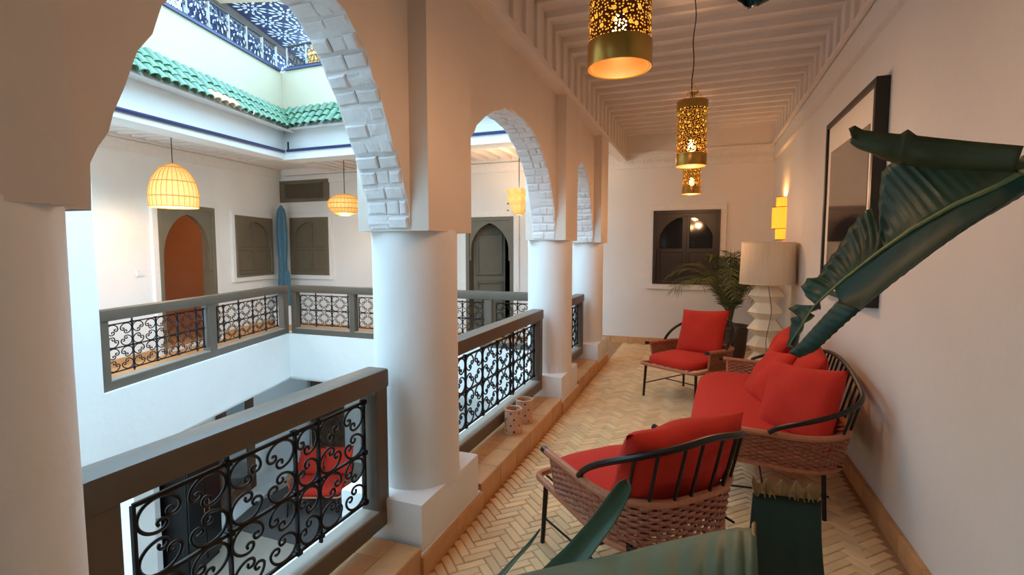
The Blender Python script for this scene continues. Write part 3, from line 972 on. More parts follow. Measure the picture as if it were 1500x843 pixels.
cn = empty('canopy', (0,0,0), 0, 'blue patterned canopy over the roof terrace with a dark edge beam', 'canopy')
MB(xfA).box(5.15, 8.6, -1.2, 2.1, 6.24, 6.28).build('canopy_sheet', M['blue'], cn)
b = MB(); petals(b, lambda u, v, d: xfA(u, v, 6.238+d), 5.2, 8.5, -1.1, 2.0, 0.62)
po = b.build('petal_pattern', M['petal'], cn); po['kind'] = 'stuff'
MB(xfA).box(4.4, 8.6, 2.04, 2.2, 6.12, 6.3).build('edge_beam', M['rail_wood'], cn)
MB(xfA).box(4.55, 5.15, -1.2, 2.1, 6.16, 6.3).build('cream_panel', M['plaster_cream'], cn)
MB(xfA).box(4.6, 4.7, 2.2, 2.3, 4.22, 6.2).build('post', M['plaster_cream'], cn)
MB(xfA).box(8.4, 8.5, 2.2, 2.3, 4.22, 6.2).build('post', M['plaster_cream'], cn)
MB(xfA).box(8.4, 8.5, -1.1, -1.0, 4.22, 6.24).build('post', M['plaster_cream'], cn)
lz = empty('wicker_lantern', (CBX+0.06, YC+1.0, 4.24), 0, 'round woven gold lantern standing on the roof terrace', 'lantern')
prof = [(0.10,0.0)]+[(0.06+0.26*math.sin(PI*(0.08+0.84*k/14)), 0.02+0.86*k/14) for k in range(15)]
MB().lathe(prof, 20).build('woven_body', M['straw'], lz, True)
for k in range(9):
    zz = 0.08+0.09*k; q = (zz-0.02)/0.86
    rr = 0.07+0.26*math.sin(PI*(0.08+0.84*q))
    MB().tube([(rr*math.cos(a), rr*math.sin(a), zz) for a in [2*PI*i/20 for i in range(20)]], 0.012, 5, True).build('woven_ring', M['straw'], lz, True)
tag(MB().box(CBX+0.36, CBX+0.44, YC+0.5, YC+0.58, 4.24, 5.5).build('terrace_post', M['plaster']), 'slim white post on the roof terrace beside the gold lantern', 'post')
struct(MB(xfAu).box(-0.2, 8.9, 0.1, 2.6, 4.14, 4.20).build('floor_terrace', M['tile_clay']))
struct(MB().box(CBX-0.3, -1.4, YC+0.2, YB+0.1, 4.16, 4.24).build('floor_terrace_back', M['tile_clay']))

# ================================================================ LAMPS
M['bulb'] = mat('glowing_bulb', (255,220,150), 0.4, emit=(255,196,110), estr=30.0)
def perforated(name, dot=0.0125, hole=0.24):
    """brass sheet pierced with a dense field of small holes and a few large ones"""
    m = bpy.data.materials.new(name)
    nt, p = nodes_of(m); L = nt.links
    p.inputs['Base Color'].default_value = lin((128,62,10))+(1,)
    p.inputs['Metallic'].default_value = 0.4; p.inputs['Roughness'].default_value = 0.4
    tc = nt.nodes.new('ShaderNodeTexCoord')
    sp = nt.nodes.new('ShaderNodeSeparateXYZ'); L.new(tc.outputs['Object'], sp.inputs[0])
    at2 = nt.nodes.new('ShaderNodeMath'); at2.operation = 'ARCTAN2'; L.new(sp.outputs['Y'], at2.inputs[0]); L.new(sp.outputs['X'], at2.inputs[1])
    ml = nt.nodes.new('ShaderNodeMath'); ml.operation = 'MULTIPLY'; ml.inputs[1].default_value = 0.11; L.new(at2.outputs[0], ml.inputs[0])
    cb_ = nt.nodes.new('ShaderNodeCombineXYZ'); L.new(ml.outputs[0], cb_.inputs['X']); L.new(sp.outputs['Z'], cb_.inputs['Y'])
    def vor(scale, thr):
        v = nt.nodes.new('ShaderNodeTexVoronoi'); v.voronoi_dimensions = '2D'; v.inputs['Scale'].default_value = scale; v.inputs["Randomness"].default_value = 0.75
        L.new(cb_.outputs[0], v.inputs['Vector'])
        lt = nt.nodes.new('ShaderNodeMath'); lt.operation = 'LESS_THAN'; lt.inputs[1].default_value = thr
        L.new(v.outputs['Distance'], lt.inputs[0]); return lt.outputs[0]
    a = vor(1.0/dot, hole); b = vor(1.0/(dot*4.0), 0.16)
    mx = nt.nodes.new('ShaderNodeMath'); mx.operation = 'MAXIMUM'; L.new(a, mx.inputs[0]); L.new(b, mx.inputs[1])
    tr = nt.nodes.new('ShaderNodeBsdfTransparent')
    em = nt.nodes.new('ShaderNodeEmission'); em.inputs['Color'].default_value = lin((255,178,60))+(1,); em.inputs['Strength'].default_value = 1.1
    ad = nt.nodes.new('ShaderNodeMixShader'); ad.inputs[0].default_value = 0.55
    L.new(tr.outputs[0], ad.inputs[1]); L.new(em.outputs[0], ad.inputs[2])
    ms = nt.nodes.new('ShaderNodeMixShader')
    L.new(mx.outputs[0], ms.inputs[0]); L.new(p.outputs[0], ms.inputs[1]); L.new(ad.outputs[0], ms.inputs[2])
    L.new(ms.outputs[0], nt.nodes['Material Output'].inputs['Surface'])
    return m
M['pierced'] = perforated('pierced_brass')
M['brass_in'] = mat('gilded_inside', (96,42,2), 0.5, var=0.15, vscale=20)
def pendant(loc, label, power, r=0.112, h=0.46):
    """pierced brass cylinder; loc is the bottom centre"""
    t = empty('pendant_lamp', loc, 0, label, 'lamp')
    MB().lathe([(r, 0.085), (r, h-0.055)], 40, cap=False).build('pierced_shade', M['pierced'], t, True)
    MB().lathe([(r-0.004, 0.003), (r+0.002, 0.0), (r+0.004, 0.003), (r+0.004, 0.088), (r-0.001, 0.09), (r-0.004, 0.086), (r-0.004, 0.003)], 40, cap=False).build('lower_band', M['brass'], t, True)
    MB().lathe([(r-0.006, 0.004), (r-0.006, 0.088)], 40, cap=False).build('band_lining', M['brass_in'], t, True)
    MB().lathe([(r+0.003, h-0.06), (r+0.004, h-0.004), (r, h), (r-0.004, h-0.004), (r-0.004, h-0.06)], 40, cap=False).build('upper_band', M['brass'], t, True)
    top = CEIL - loc[2]
    hz = h + 0.13
    for k in range(3):
        a = 2*PI*k/3+0.4
        n = 9
        chain = MB()
        for q in range(n):
            f0, f1 = q/n, (q+0.9)/n
            p0 = Vector((r*math.cos(a), r*math.sin(a), h-0.01)).lerp(Vector((0, 0, hz)), f0)
            p1 = Vector((r*math.cos(a), r*math.sin(a), h-0.01)).lerp(Vector((0, 0, hz)), f1)
            chain.tube([p0, (p0+p1)/2+Vector((0.003*(-1)**q, 0.003, 0)), p1], 0.0022, 4)
        chain.build('chain', M['brass'], t)
    pts = [(0.006*math.sin(z*19)+0.004*math.sin(z*7), 0.005*math.cos(z*13), z) for z in [0.25+(top-0.27)*i/28 for i in range(29)]]
    MB().tube(pts, 0.0042, 6).build('cord', M['black_metal'], t, True)
    MB().lathe([(0.001, top), (0.055, top), (0.055, top-0.012), (0.02, top-0.03), (0.001, top-0.03)], 20).build('ceiling_rose', M['brass'], t, True)
    MB().lathe([(0.02, 0.26), (0.022, 0.2), (0.016, 0.19)], 12).build('lamp_holder', M['black_metal'], t, True)
    b = MB().lathe([(0.001, 0.10), (0.022, 0.108), (0.032, 0.13), (0.03, 0.15), (0.016, 0.185), (0.014, 0.195)], 16)
    b.build('bulb', M['bulb'], t, True)
    bulb_light('lamp_glow', (0, 0, 0.15), 2.5, (1.0, 0.60, 0.32), 0.03, t)
    bulb_light('lamp_light', (0, 0, -0.03), power, (1.0, 0.54, 0.27), 0.06, t)
    return t
PEND_W = 12.5
pendant((-0.30, 1.92, 2.21), 'pierced brass pendant hanging closest to the tall narrow arch', PEND_W*0.6, 0.112)
pendant((-0.092, 4.02, 2.165), 'pierced brass cylinder pendant hanging over the red sofa', PEND_W, 0.106, 0.47)
pendant((-0.135, 6.45, 2.21), 'pierced brass pendant hanging closest to the dark shuttered window at the gallery end', PEND_W, 0.106, 0.47)

# tiered cord wall light
M['glow_cord'] = mat('glowing_cord', (255,178,70), 0.8, var=0.3, vscale=50, stretch=(1,1,0.05), emit=(255,150,40), estr=0.9, bump=0.4, bscale=80)
sc = empty('wall_light', (XW, 7.45, 1.68), PI/2, 'glowing tiered cord wall light above the ivory floor lamp', 'wall lamp')
def half_drum(name, r, z0, z1, parent):
    MB().lathe([(r, z0), (r, z1)], 20, a0=0, a1=PI, cap=False).build(name, M['glow_cord'], parent, True)
    MB().tube([(r*math.cos(PI*i/16), r*math.sin(PI*i/16), z0) for i in range(17)], 0.005, 5).build('hoop', M['brass'], parent)
    MB().tube([(r*math.cos(PI*i/16), r*math.sin(PI*i/16), z1) for i in range(17)], 0.005, 5).build('hoop', M['brass'], parent)
half_drum('cord_tier', 0.105, 0.0, 0.17, sc)
half_drum('cord_tier', 0.15, 0.14, 0.42, sc)
half_drum('cord_tier', 0.105, 0.40, 0.55, sc)
MB().box(-0.05, 0.05, 0.0, 0.012, 0.1, 0.45).build('back_plate', M['brass'], sc)
b = MB().lathe([(0.001,-0.035),(0.03,-0.015),(0.03,0.01),(0.012,0.05)], 14, (0, 0.06, 0.3)); b.build('bulb', M['bulb'], sc, True)
bulb_light('wall_light_bulb', (0, 0.08, 0.52), 5, (1.0, 0.55, 0.2), 0.03, sc)

# rattan lamps across the courtyard
M['rattan_glow'] = mat('lit_rattan', (250,200,120), 0.7, var=0.25, vscale=60, emit=(255,190,90), estr=0.30, stretch=(1,1,0.3))
M['rattan_rib'] = mat('rattan_rib', (206,150,84), 0.6, var=0.2, vscale=40, emit=(255,170,70), estr=0.15)
def woven_lamp(loc, prof, cord_top, label, power, ribs=28):
    t = empty('rattan_pendant', loc, 0, label, 'lamp')
    MB().lathe(prof, 36, cap=False).build('woven_shade', M['rattan_glow'], t, True)
    for k in range(ribs):
        a = 2*PI*k/ribs
        MB().tube([((r+0.003)*math.cos(a), (r+0.003)*math.sin(a), z) for (r, z) in prof], 0.0035, 3).build('rib', M['rattan_rib'], t)
    for (r, z) in prof[::2]:
        if r < 0.03: continue
        MB().tube([((r+0.004)*math.cos(2*PI*i/30), (r+0.004)*math.sin(2*PI*i/30), z) for i in range(30)], 0.006, 4, True).build('hoop', M['rattan_rib'], t)
    zt = max(z for r, z in prof)
    MB().tube([(0, 0, zt-0.1), (0, 0, cord_top-loc[2])], 0.006, 6).build('cord', M['black_metal'], t)
    MB().lathe([(0.02, zt-0.08), (0.026, zt-0.16), (0.02, zt-0.17)], 12).build('lamp_holder', M['black_metal'], t)
    MB().lathe([(0.001, zt-0.26), (0.04, zt-0.24), (0.045, zt-0.21), (0.02, zt-0.165)], 14).build('bulb', M['bulb'], t, True)
    bulb_light('rattan_light', (0, 0, -0.02), power, (1.0, 0.84, 0.64), 0.1, t)
    return t
domeprof = [(0.272, 0.0), (0.278, 0.05), (0.282, 0.13), (0.275, 0.22), (0.25, 0.32), (0.205, 0.42), (0.14, 0.50), (0.07, 0.545), (0.02, 0.56)]
woven_lamp(xfA(2.0, 0.75, 2.10), domeprof, 3.2, 'lit dome-shaped rattan pendant in front of the arched doorway', 13)
globe = [(0.28*math.cos(q)+0.005, 0.19+0.185*math.sin(q)) for q in [R(-75)+R(160)*i/12 for i in range(13)]]
woven_lamp((-5.85, 7.3, 2.14), globe, 3.2, 'lit squashed round rattan pendant near the corner window', 18)
# shell-like lamp of overlapping bowls near the dark door
t = empty('shell_pendant', (-2.62, 7.3, 2.08), 0, 'lit amber pendant of stacked fluted bowls near the dark arched door', 'lamp')
for k, (rr, zz) in enumerate(((0.13, 0.0), (0.17, 0.1), (0.19, 0.22))):
    def fl(u, v, rr=rr, zz=zz):
        a = 2*PI*u; fl_ = 1+0.06*math.cos(12*a)
        r_ = rr*(0.35+0.65*math.sin(v*PI/2))*fl_
        return (r_*math.cos(a), r_*math.sin(a), zz+0.16*v**1.6 + 0.012*math.cos(12*a)*v)
    MB().grid(fl, 48, 6).build('fluted_bowl', M['rattan_glow'], t, True)
MB().tube([(0, 0, 0.1), (0, 0, 1.245)], 0.006, 6).build('cord', M['black_metal'], t)
MB().lathe([(0.001, 0.2), (0.035, 0.22), (0.035, 0.26), (0.012, 0.3)], 12).build('bulb', M['bulb'], t, True)
for k in range(2):
    MB().lathe([(0.012, -0.012), (0.018, 0), (0.012, 0.012)], 8, (-0.17, -0.03, 0.07+0.1*k)).build('bead', M['brass'], t)
bulb_light('shell_light', (0, 0, 0.42), 20, (1.0, 0.84, 0.64), 0.08, t)

# ivory floor lamp with paper zigzag body
fl_ = empty('floor_lamp', (0.70, 6.35, 0), 0, 'tall floor lamp with ivory drum shade and zigzag paper body', 'lamp')
MB().lathe([(0.285, 1.165), (0.288, 1.17), (0.275, 1.625), (0.27, 1.63), (0.268, 1.625), (0.28, 1.17), (0.285, 1.165)], 48, cap=False).build('drum_shade', M['cotton'], fl_, True, 60)
for z, r_ in ((1.167, 0.287), (1.628, 0.273)):
    MB().tube([(r_*math.cos(2*PI*i/40), r_*math.sin(2*PI*i/40), z) for i in range(40)], 0.006, 6, True).build('shade_hoop', M['cotton'], fl_, True)
prof = [(0.11, 0.0)]
zt = 0.0
for k in range(6):
    prof += [(0.115, zt+0.005), (0.20, zt+0.085), (0.118, zt+0.185)]
    zt += 0.19
prof.append((0.10, zt+0.02))
MB().lathe(prof, 8, a0=R(10), a1=R(370)).build('paper_body', M['paper'], fl_)
MB().lathe([(0.012, 1.14), (0.012, 1.5)], 10).build('stem', M['brass'], fl_)
MB().tube([(0.01+0.02*math.sin(z*9), -0.2-0.004*math.sin(z*31), z) for z in [0.1+1.05*i/30 for i in range(31)]], 0.003, 4).build('cord', M['black_metal'], fl_)

# ================================================================ WICKER SEATING
def plan_path(W, D, Rc, n=60, squash=1.0):
    """U from the right front tip round the back to the left front tip; +y is the front"""
    pts = []
    seg = []
    w, d = W/2, D/2
    seg.append(((w, d), (w, -d+Rc)))
    pts_raw = [(w, d)]
    m = 14
    for i in range(m+1):
        a = -PI/2*i/m
        pts_raw.append((w-Rc+Rc*math.cos(a), -d+Rc+Rc*math.sin(a)))
    for i in range(m+1):
        a = -PI/2-PI/2*i/m
        pts_raw.append((-w+Rc+Rc*math.cos(a), -d+Rc+Rc*math.sin(a)))
    pts_raw.append((-w, d))
    # resample evenly
    acc = [0]
    for p, q in zip(pts_raw, pts_raw[1:]): acc.append(acc[-1]+math.hypot(q[0]-p[0], q[1]-p[1]))
    out = []
    k = 0
    for i in range(n+1):
        t = acc[-1]*i/n
        while k < len(acc)-2 and acc[k+1] < t: k += 1
        f = (t-acc[k])/max(acc[k+1]-acc[k], 1e-9); f = min(max(f, 0), 1)
        p, q = pts_raw[k], pts_raw[k+1]
        out.append((p[0]+(q[0]-p[0])*f, p[1]+(q[1]-p[1])*f))
    return out
def wicker_panel(lo, hi, rows, amp=0.006, r=0.0078, per=2):
    """woven strands between two matched 3-D paths; strands pass in front of and behind the stakes"""
    b = MB()
    n = len(lo)
    for k in range(rows):
        f = (k+0.5)/rows
        pts = []
        for i in range(n):
            p = Vector(lo[i]).lerp(Vector(hi[i]), f)
            t = Vector(hi[min(i+1, n-1)])-Vector(hi[max(i-1, 0)])
            nrm = Vector((t.y, -t.x, 0)).normalized()
            pts.append(p + nrm*amp*(1 if ((i//per)+k) % 2 else -1))
        b.tube(pts, r, 4, cap=False)
    return b
def stakes(lo, hi, step, r=0.004):
    b = MB()
    for i in range(0, len(lo), step):
        b.tube([lo[i], hi[i]], r, 4)
    return b
def pillow_mesh(name, w, h, t, m, n=18, pinch=0.07, seed=0, wr=0.006):
    rnd = random.Random(seed)
    ph = [rnd.uniform(0, 6.28) for _ in range(6)]
    b = MB()
    def f(side):
        def g(u, v):
            x, y = 2*u-1, 2*v-1
            q = max(0.0, (1-abs(x)**2.6)*(1-abs(y)**2.6))**0.5
            sx = 1-pinch*(1-y*y)*abs(x)**3; sy = 1-pinch*(1-x*x)*abs(y)**3
            wrk = wr*(math.sin(5*x+3*y+ph[0])+math.sin(-4*x+7*y+ph[1])*0.7+math.sin(9*x*y+ph[2])*0.6)*q
            z = side*(t/2*q) + wrk
            return (x*w/2*sx, y*h/2*sy, z)
        return g
    b.grid(f(1), n, n); b.grid(f(-1), n, n)
    m_ = bpy.data.meshes.new(name)
    m_.from_pydata([tuple(p) for p in b.v], [], b.f)
    bm = bmesh.new(); bm.from_mesh(m_)
    bmesh.ops.remove_doubles(bm, verts=bm.verts, dist=0.0008)
    bmesh.ops.recalc_face_normals(bm, faces=bm.faces)
    bm.to_mesh(m_); bm.free()
    m_.materials.append(m)
    for p in m_.polygons: p.use_smooth = True
    return m_
def seat_cushion(W, D, z, th, Rf, name, parent, dome=0.025, front=0.0):
    """rounded slab cushion following the seat plan"""
    b = MB()
    nu, nv = 30, 7
    N_ = 4.5
    rings = [(0.90, z), (0.985, z+th*0.12), (1.0, z+th*0.45), (0.985, z+th*0.8), (0.93, z+th*0.97), (0.7, z+th+dome*0.5), (0.35, z+th+dome*0.9), (0.001, z+th+dome)]
    vs = []; n = 40
    for (s, zz) in rings:
        for i in range(n):
            a = 2*PI*i/n
            c, q = math.cos(a), math.sin(a)
            rr = (abs(c)**N_+abs(q)**N_)**(-1/N_)
            vs.append((c*rr*W/2*s, q*rr*D/2*s+front, zz))
    fs = []
    for j in range(len(rings)-1):
        for i in range(n):
            fs.append((j*n+i, j*n+(i+1) % n, (j+1)*n+(i+1) % n, (j+1)*n+i))
    fs.append(tuple(reversed(range(n))))
    b.add(vs, fs)
    return b.build(name, M['red'], parent, True, 60)

def wicker_seat(name, loc, rz, W, D, label, cat, Rc=0.27, rows=15, npts=96, back_h=0.80, nspin=9, legs=None, armstart=0.2, bowstart=-0.05):
    """low wicker seat: +y is the front; lower rim, woven side wall, rattan arm, black bow with spindles"""
    t = empty(name, loc, rz, label, cat)
    zl, zu = 0.33, 0.54
    lo2 = plan_path(W*0.93, D*0.93, Rc*0.93, npts)
    hi2 = plan_path(W*1.02, D*0.98, Rc, npts)
    # lower rim dips slightly at the back, arm stops short of the front
    lo = [(x, y, zl+0.03*(y/(D/2))) for (x, y) in lo2]
    hi = [(x, y-0.0, zu+0.015*(y/(D/2))) for (x, y) in hi2]
    fr = [(W*0.465-0.0, D*0.465), (W*0.44, D*0.50), (W*0.38, D*0.515)]
    front = [(-x, y) for (x, y) in fr] + [(x, y) for (x, y) in reversed(fr)]
    loop = lo + [(x, y, zl+0.03) for (x, y) in front]
    MB().tube(loop, 0.017, 8, True).build('seat_rim', M['rattan'], t, True)
    cut = next(i for i, p in enumerate(hi) if p[1] <= armstart)
    lo_w, hi_w = lo[cut:-cut], hi[cut:-cut]
    MB().tube(hi[cut-2:len(hi)-cut+2], 0.018, 8).build('arm_rim', M['rattan'], t, True)
    wicker_panel(lo_w, hi_w, rows).build('woven_wall', M['wicker'], t)
    stakes(lo_w, hi_w, 2).build('stake_row', M['wicker'], t)
    for idx in (cut, len(lo)-1-cut):
        MB().tube([lo[idx], hi[idx]], 0.010, 6).build('end_stake', M['rattan'], t, True)
    for idx, e in ((cut-2, 0), (len(hi)-1-cut+2, 1)):
        p = Vector(hi[idx]); MB().tube([p, p+Vector((0, 0.03, 0.004))], 0.0185, 8).build('arm_tip', M['black_metal'], t, True)
    # black bow
    i0 = next(i for i, p in enumerate(hi) if p[1] <= bowstart); i1 = len(hi)-1-i0
    bow = []
    for i in range(i0, i1+1):
        f = (i-i0)/(i1-i0)
        x, y, z = hi[i]
        lift = math.sin(PI*min(1.0, max(0.0, f)))**0.7
        bow.append((x*1.02, y-0.07*lift, z+0.012+(back_h-zu)*lift))
    MB().tube(bow, 0.0145, 8).build('back_bow', M['black_metal'], t, True)
    for k in range(1, nspin):
        q = 0.12+0.76*k/nspin
        i = int(i0+(i1-i0)*q)
        MB().tube([Vector(hi[i])+Vector((0,0,-0.01)), bow[i-i0]], 0.0075, 6).build('spindle', M['black_metal'], t, True)
    lx, lyf, lyb = W*0.425, D*0.43, -D*0.36
    L_ = legs or [(lx, lyf), (-lx, lyf), (lx*0.9, lyb), (-lx*0.9, lyb)]
    for (x, y) in L_:
        MB().tube([(x, y, zl+0.01), (x*1.04, y*1.05, 0.0)], [0.014, 0.012], 8).build('leg', M['black_metal'], t, True)
    zs = 0.14
    for s in (1, -1):
        MB().tube([(s*lx*1.02, lyf*1.02, zs), (s*lx*0.92, lyb*1.03, zs)], 0.006, 6).build('stretcher', M['black_metal'], t, True)
    MB().tube([(lx*0.97, (lyf+lyb)/2, zs), (-lx*0.97, (lyf+lyb)/2, zs)], 0.006, 6).build('stretcher', M['black_metal'], t, True)
    # seat slats under the cushion
    for k in range(-3, 4):
        MB().tube([(k*W*0.13, D*0.48, zl+0.02), (k*W*0.13, -D*0.44, zl-0.005)], 0.006, 5).build('seat_bar', M['black_metal'], t)
    return t
def place_pillow(name, mesh, loc, rot, label, group=None):
    o = link(name, mesh, None, loc, rot)
    return tag(o, label, 'cushion', group)

def facing(fx, fy): return math.atan2(fy, fx) - PI/2
# armchair seen from behind
FA = facing(-0.73, 0.69)
LA_ = (-0.275, 2.44, 0)
chA = wicker_seat('wicker_armchair', LA_, FA, 0.70, 0.80, 'wicker armchair with black bow back, its back turned to the big leaves', 'armchair')
seat_cushion(0.60, 0.74, 0.365, 0.085, 0.1, 'seat_cushion', chA, front=0.03)
def local(root_loc, rz, x, y, z):
    c, s = math.cos(rz), math.sin(rz)
    return (root_loc[0]+x*c-y*s, root_loc[1]+x*s+y*c, root_loc[2]+z)
pmA = pillow_mesh('cushion', 0.66, 0.42, 0.21, M['red'], seed=1, wr=0.012)
def lean_pillow(mesh, root, rz, x, y, z, tilt, yaw, roll, label):
    """upright pillow, its face towards the seat front, leaning back by tilt"""
    Mx = Matrix.Rotation(rz+yaw, 4, 'Z') @ Matrix.Rotation(R(90)-tilt, 4, 'X') @ Matrix.Rotation(roll, 4, 'Z')
    o = link('cushion', mesh, None, local(root, rz, x, y, z), Mx.to_euler())
    return tag(o, label, 'cushion')
lean_pillow(pmA, LA_, FA, 0.0, -0.265, 0.625, R(-20), 0, 0, 'red cushion slumped against the bow of the armchair by the big leaves')
# armchair facing the camera side
FB = facing(-0.54, -0.84)
LB_ = (-0.085, 5.57, 0)
chB = wicker_seat('wicker_armchair', LB_, FB, 0.70, 0.80, 'wicker armchair with black bow back between the potted palm and the red sofa', 'armchair')
seat_cushion(0.60, 0.74, 0.365, 0.085, 0.1, 'seat_cushion', chB, front=0.03)
pmB = pillow_mesh('cushion', 0.52, 0.52, 0.17, M['red'], seed=2)
lean_pillow(pmB, LB_, FB, 0.0, -0.20, 0.67, R(-28), R(6), R(-4), 'square red cushion on the armchair in front of the palm')
# sofa along the wall
FS = facing(-1.0, 0.04)
LS = (0.435, 4.00, 0)
sofa = wicker_seat('wicker_sofa', LS, FS, 1.90, 0.84, 'long wicker sofa with red seat along the white wall', 'sofa', armstart=0.24, bowstart=0.03, Rc=0.34, npts=180, nspin=17, back_h=0.80,
                   legs=[(0.80, 0.32), (-0.80, 0.32), (0.72, -0.28), (-0.72, -0.28)])
seat_cushion(1.78, 0.82, 0.365, 0.10, 0.1, 'seat_cushion', sofa, front=0.05)
pm1 = pillow_mesh('cushion', 0.58, 0.56, 0.19, M['red'], seed=3)
pm2 = pillow_mesh('cushion', 0.46, 0.44, 0.17, M['red'], seed=4)
pm3 = pillow_mesh('cushion', 0.56, 0.46, 0.18, M['red'], seed=5, pinch=0.1)
# local x of the sofa: negative x is the end near the armchair by the leaves
lean_pillow(pm1, LS, FS, 0.56, -0.14, 0.665, R(-24), R(-8), R(6), 'tall red cushion at the sofa end beside the floor lamp')
lean_pillow(pm2, LS, FS, 0.08, -0.05, 0.62, R(-32), R(10), R(-10), 'small buttoned red cushion in the middle of the sofa')
lean_pillow(pillow_mesh('cushion', 0.56, 0.54, 0.18, M['red'], seed=6), LS, FS, -0.13, -0.24, 0.66, R(-18), R(2), R(8), 'red cushion half hidden behind the small buttoned one')
lean_pillow(pm3, LS, FS, -0.60, -0.16, 0.64, R(-20), R(36), R(-6), 'big red cushion at the sofa end beside the other armchair')

# ================================================================ CLAY POTS ON THE STEP
def clay_pot(loc, label, r, h):
    t = empty('clay_pot', loc, random.uniform(0, 1), label, 'pot', 'pierced clay pots on the step')
    n, rows = 30, 12
    b = MB(); vs = []; fs = []
    def ring(rr, z): return [(rr*math.cos(2*PI*i/n), rr*math.sin(2*PI*i/n), z) for i in range(n)]
    for j in range(rows+1): vs += ring(r, h*j/rows)
    for j in range(rows+1): vs += ring(r-0.008, h*j/rows)
    o = (rows+1)*n
    holes = set()
    for j in range(1, rows-1, 3):
        for i in range(0, n, 5): holes.add(((i+(3 if (j//3) % 2 else 0)) % n, j))
    for j in range(rows):
        for i in range(n):
            i2 = (i+1) % n
            if (i, j) in holes:
                for (a, c) in ((j*n+i, j*n+i2), (j*n+i2, (j+1)*n+i2), ((j+1)*n+i2, (j+1)*n+i), ((j+1)*n+i, j*n+i)):
                    fs.append((a, c, o+c, o+a))
                continue
            fs.append((j*n+i, j*n+i2, (j+1)*n+i2, (j+1)*n+i))
            fs.append((o+j*n+i, o+(j+1)*n+i, o+(j+1)*n+i2, o+j*n+i2))
    b.add(vs, fs).build('pierced_wall', M['terracotta'], t, True, 50)
    MB().lathe([(r-0.011, 0.012), (r-0.011, h*0.86)], 24, cap=False).build('shade_lining', M['void'], t)  # dark lining added so the holes read as shaded inside
    MB().lathe([(r-0.009, 0.0), (r-0.009, 0.012)], 24).build('pot_base', M['terracotta'], t)
    MB().tube([((r-0.002)*math.cos(2*PI*i/30), (r-0.002)*math.sin(2*PI*i/30), h) for i in range(30)], 0.0075, 6, True).build('rim', M['terracotta'], t, True)
    return t
clay_pot((-1.318, 3.545, 0.152), 'pierced clay pot standing closer to the thick front column', 0.066, 0.185)
clay_pot((-1.318, 3.80, 0.152), 'pierced clay pot half hidden behind the other on the step', 0.068, 0.185)

# ================================================================ FRAMED PICTURE
M['frame'] = mat('black_frame', (14,12,12), 0.35)
M['mat_board'] = mat('cream_mat_board', (236,226,208), 0.8)
def print_mat():
    m = bpy.data.materials.new('print_with_reflection'); nt, p = nodes_of(m); L = nt.links
    tc = nt.nodes.new('ShaderNodeTexCoord')
    sp = nt.nodes.new('ShaderNodeSeparateXYZ'); L.new(tc.outputs['Object'], sp.inputs[0])
    nz = nt.nodes.new('ShaderNodeTexNoise'); nz.inputs['Scale'].default_value = 3; nz.inputs['Detail'].default_value = 6
    L.new(tc.outputs['Object'], nz.inputs['Vector'])
    a = nt.nodes.new('ShaderNodeMath'); a.operation = 'MULTIPLY_ADD'; a.inputs[1].default_value = 0.12
    L.new(nz.outputs['Fac'], a.inputs[0]); L.new(sp.outputs['Z'], a.inputs[2])
    mr = nt.nodes.new('ShaderNodeMapRange'); mr.inputs['From Min'].default_value = 0.15; mr.inputs['From Max'].default_value = 1.3
    L.new(a.outputs[0], mr.inputs['Value'])
    r = nt.nodes.new('ShaderNodeValToRGB'); cr = r.color_ramp
    cr.elements[0].color = lin((26,18,14))+(1,); cr.elements[0].position = 0.40
    cr.elements[1].color = lin((92,76,64))+(1,); cr.elements[1].position = 0.44  # grey-brown upper part: glass reflection put into the print colour
    e = cr.elements.new(0.85); e.color = lin((118,108,98))+(1,)
    L.new(mr.outputs[0], r.inputs['Fac']); L.new(r.outputs['Color'], p.inputs['Base Color'])
    p.inputs['Roughness'].default_value = 0.08; p.inputs['Coat Weight'].default_value = 0.6; p.inputs['Coat Roughness'].default_value = 0.03
    return m
M['print'] = print_mat()
PY0, PY1, PZ0, PZ1 = 3.58, 4.85, 1.20, 2.56
pic = empty('picture_frame', (XW, (PY0+PY1)/2, PZ0), 0, 'deep black framed picture with cream mat on the white wall', 'picture')
hw, hh = (PY1-PY0)/2, PZ1-PZ0
fx = -0.072
for nm, y0, y1, z0, z1 in (('frame_side', -hw, -hw+0.04, 0, hh), ('frame_side', hw-0.04, hw, 0, hh), ('frame_top', -hw+0.04, hw-0.04, hh-0.04, hh), ('frame_bottom', -hw+0.04, hw-0.04, 0, 0.04)):
    MB().bbox(fx, -0.001, y0, y1, z0, z1, 0.003).build(nm, M['frame'], pic)
MB().box(fx+0.018, -0.01, -hw+0.04, hw-0.04, 0.04, hh-0.04).build('mat_board', M['mat_board'], pic)
MB().box(fx+0.014, fx+0.02, -hw+0.14, hw-0.14, 0.14, hh-0.24).build('print', M['print'], pic)

# ================================================================ PLANTS
M['palm'] = mat('palm_green', (88,96,54), 0.6, var=0.3, vscale=6, island=0.25)
M['soil'] = mat('soil', (44,32,24), 0.95, bump=0.6, bscale=60)
M['pot_dark'] = mat('dark_planter', (74,52,38), 0.55, var=0.2, vscale=8)
M['cactus'] = mat('blue_green_cactus', (72,112,128), 0.7, var=0.2, vscale=12)
def leaf_mat(name, c1, c2, rough=0.5, vein=60.0):
    return mat(name, c1, rough, col2=c2, vscale=5, bump=0.25, bscale=vein, spec=0.35, bdist=0.004)
M['leaf'] = leaf_mat('broad_leaf', (36,70,54), (22,44,36))
M['leaf_olive'] = leaf_mat('broad_leaf_olive', (78,76,42), (44,60,40))
M['leaf_pale'] = leaf_mat('broad_leaf_pale', (98,116,90), (66,92,72))
M['leaf_dark'] = leaf_mat('broad_leaf_dark', (30,60,48), (20,40,36))
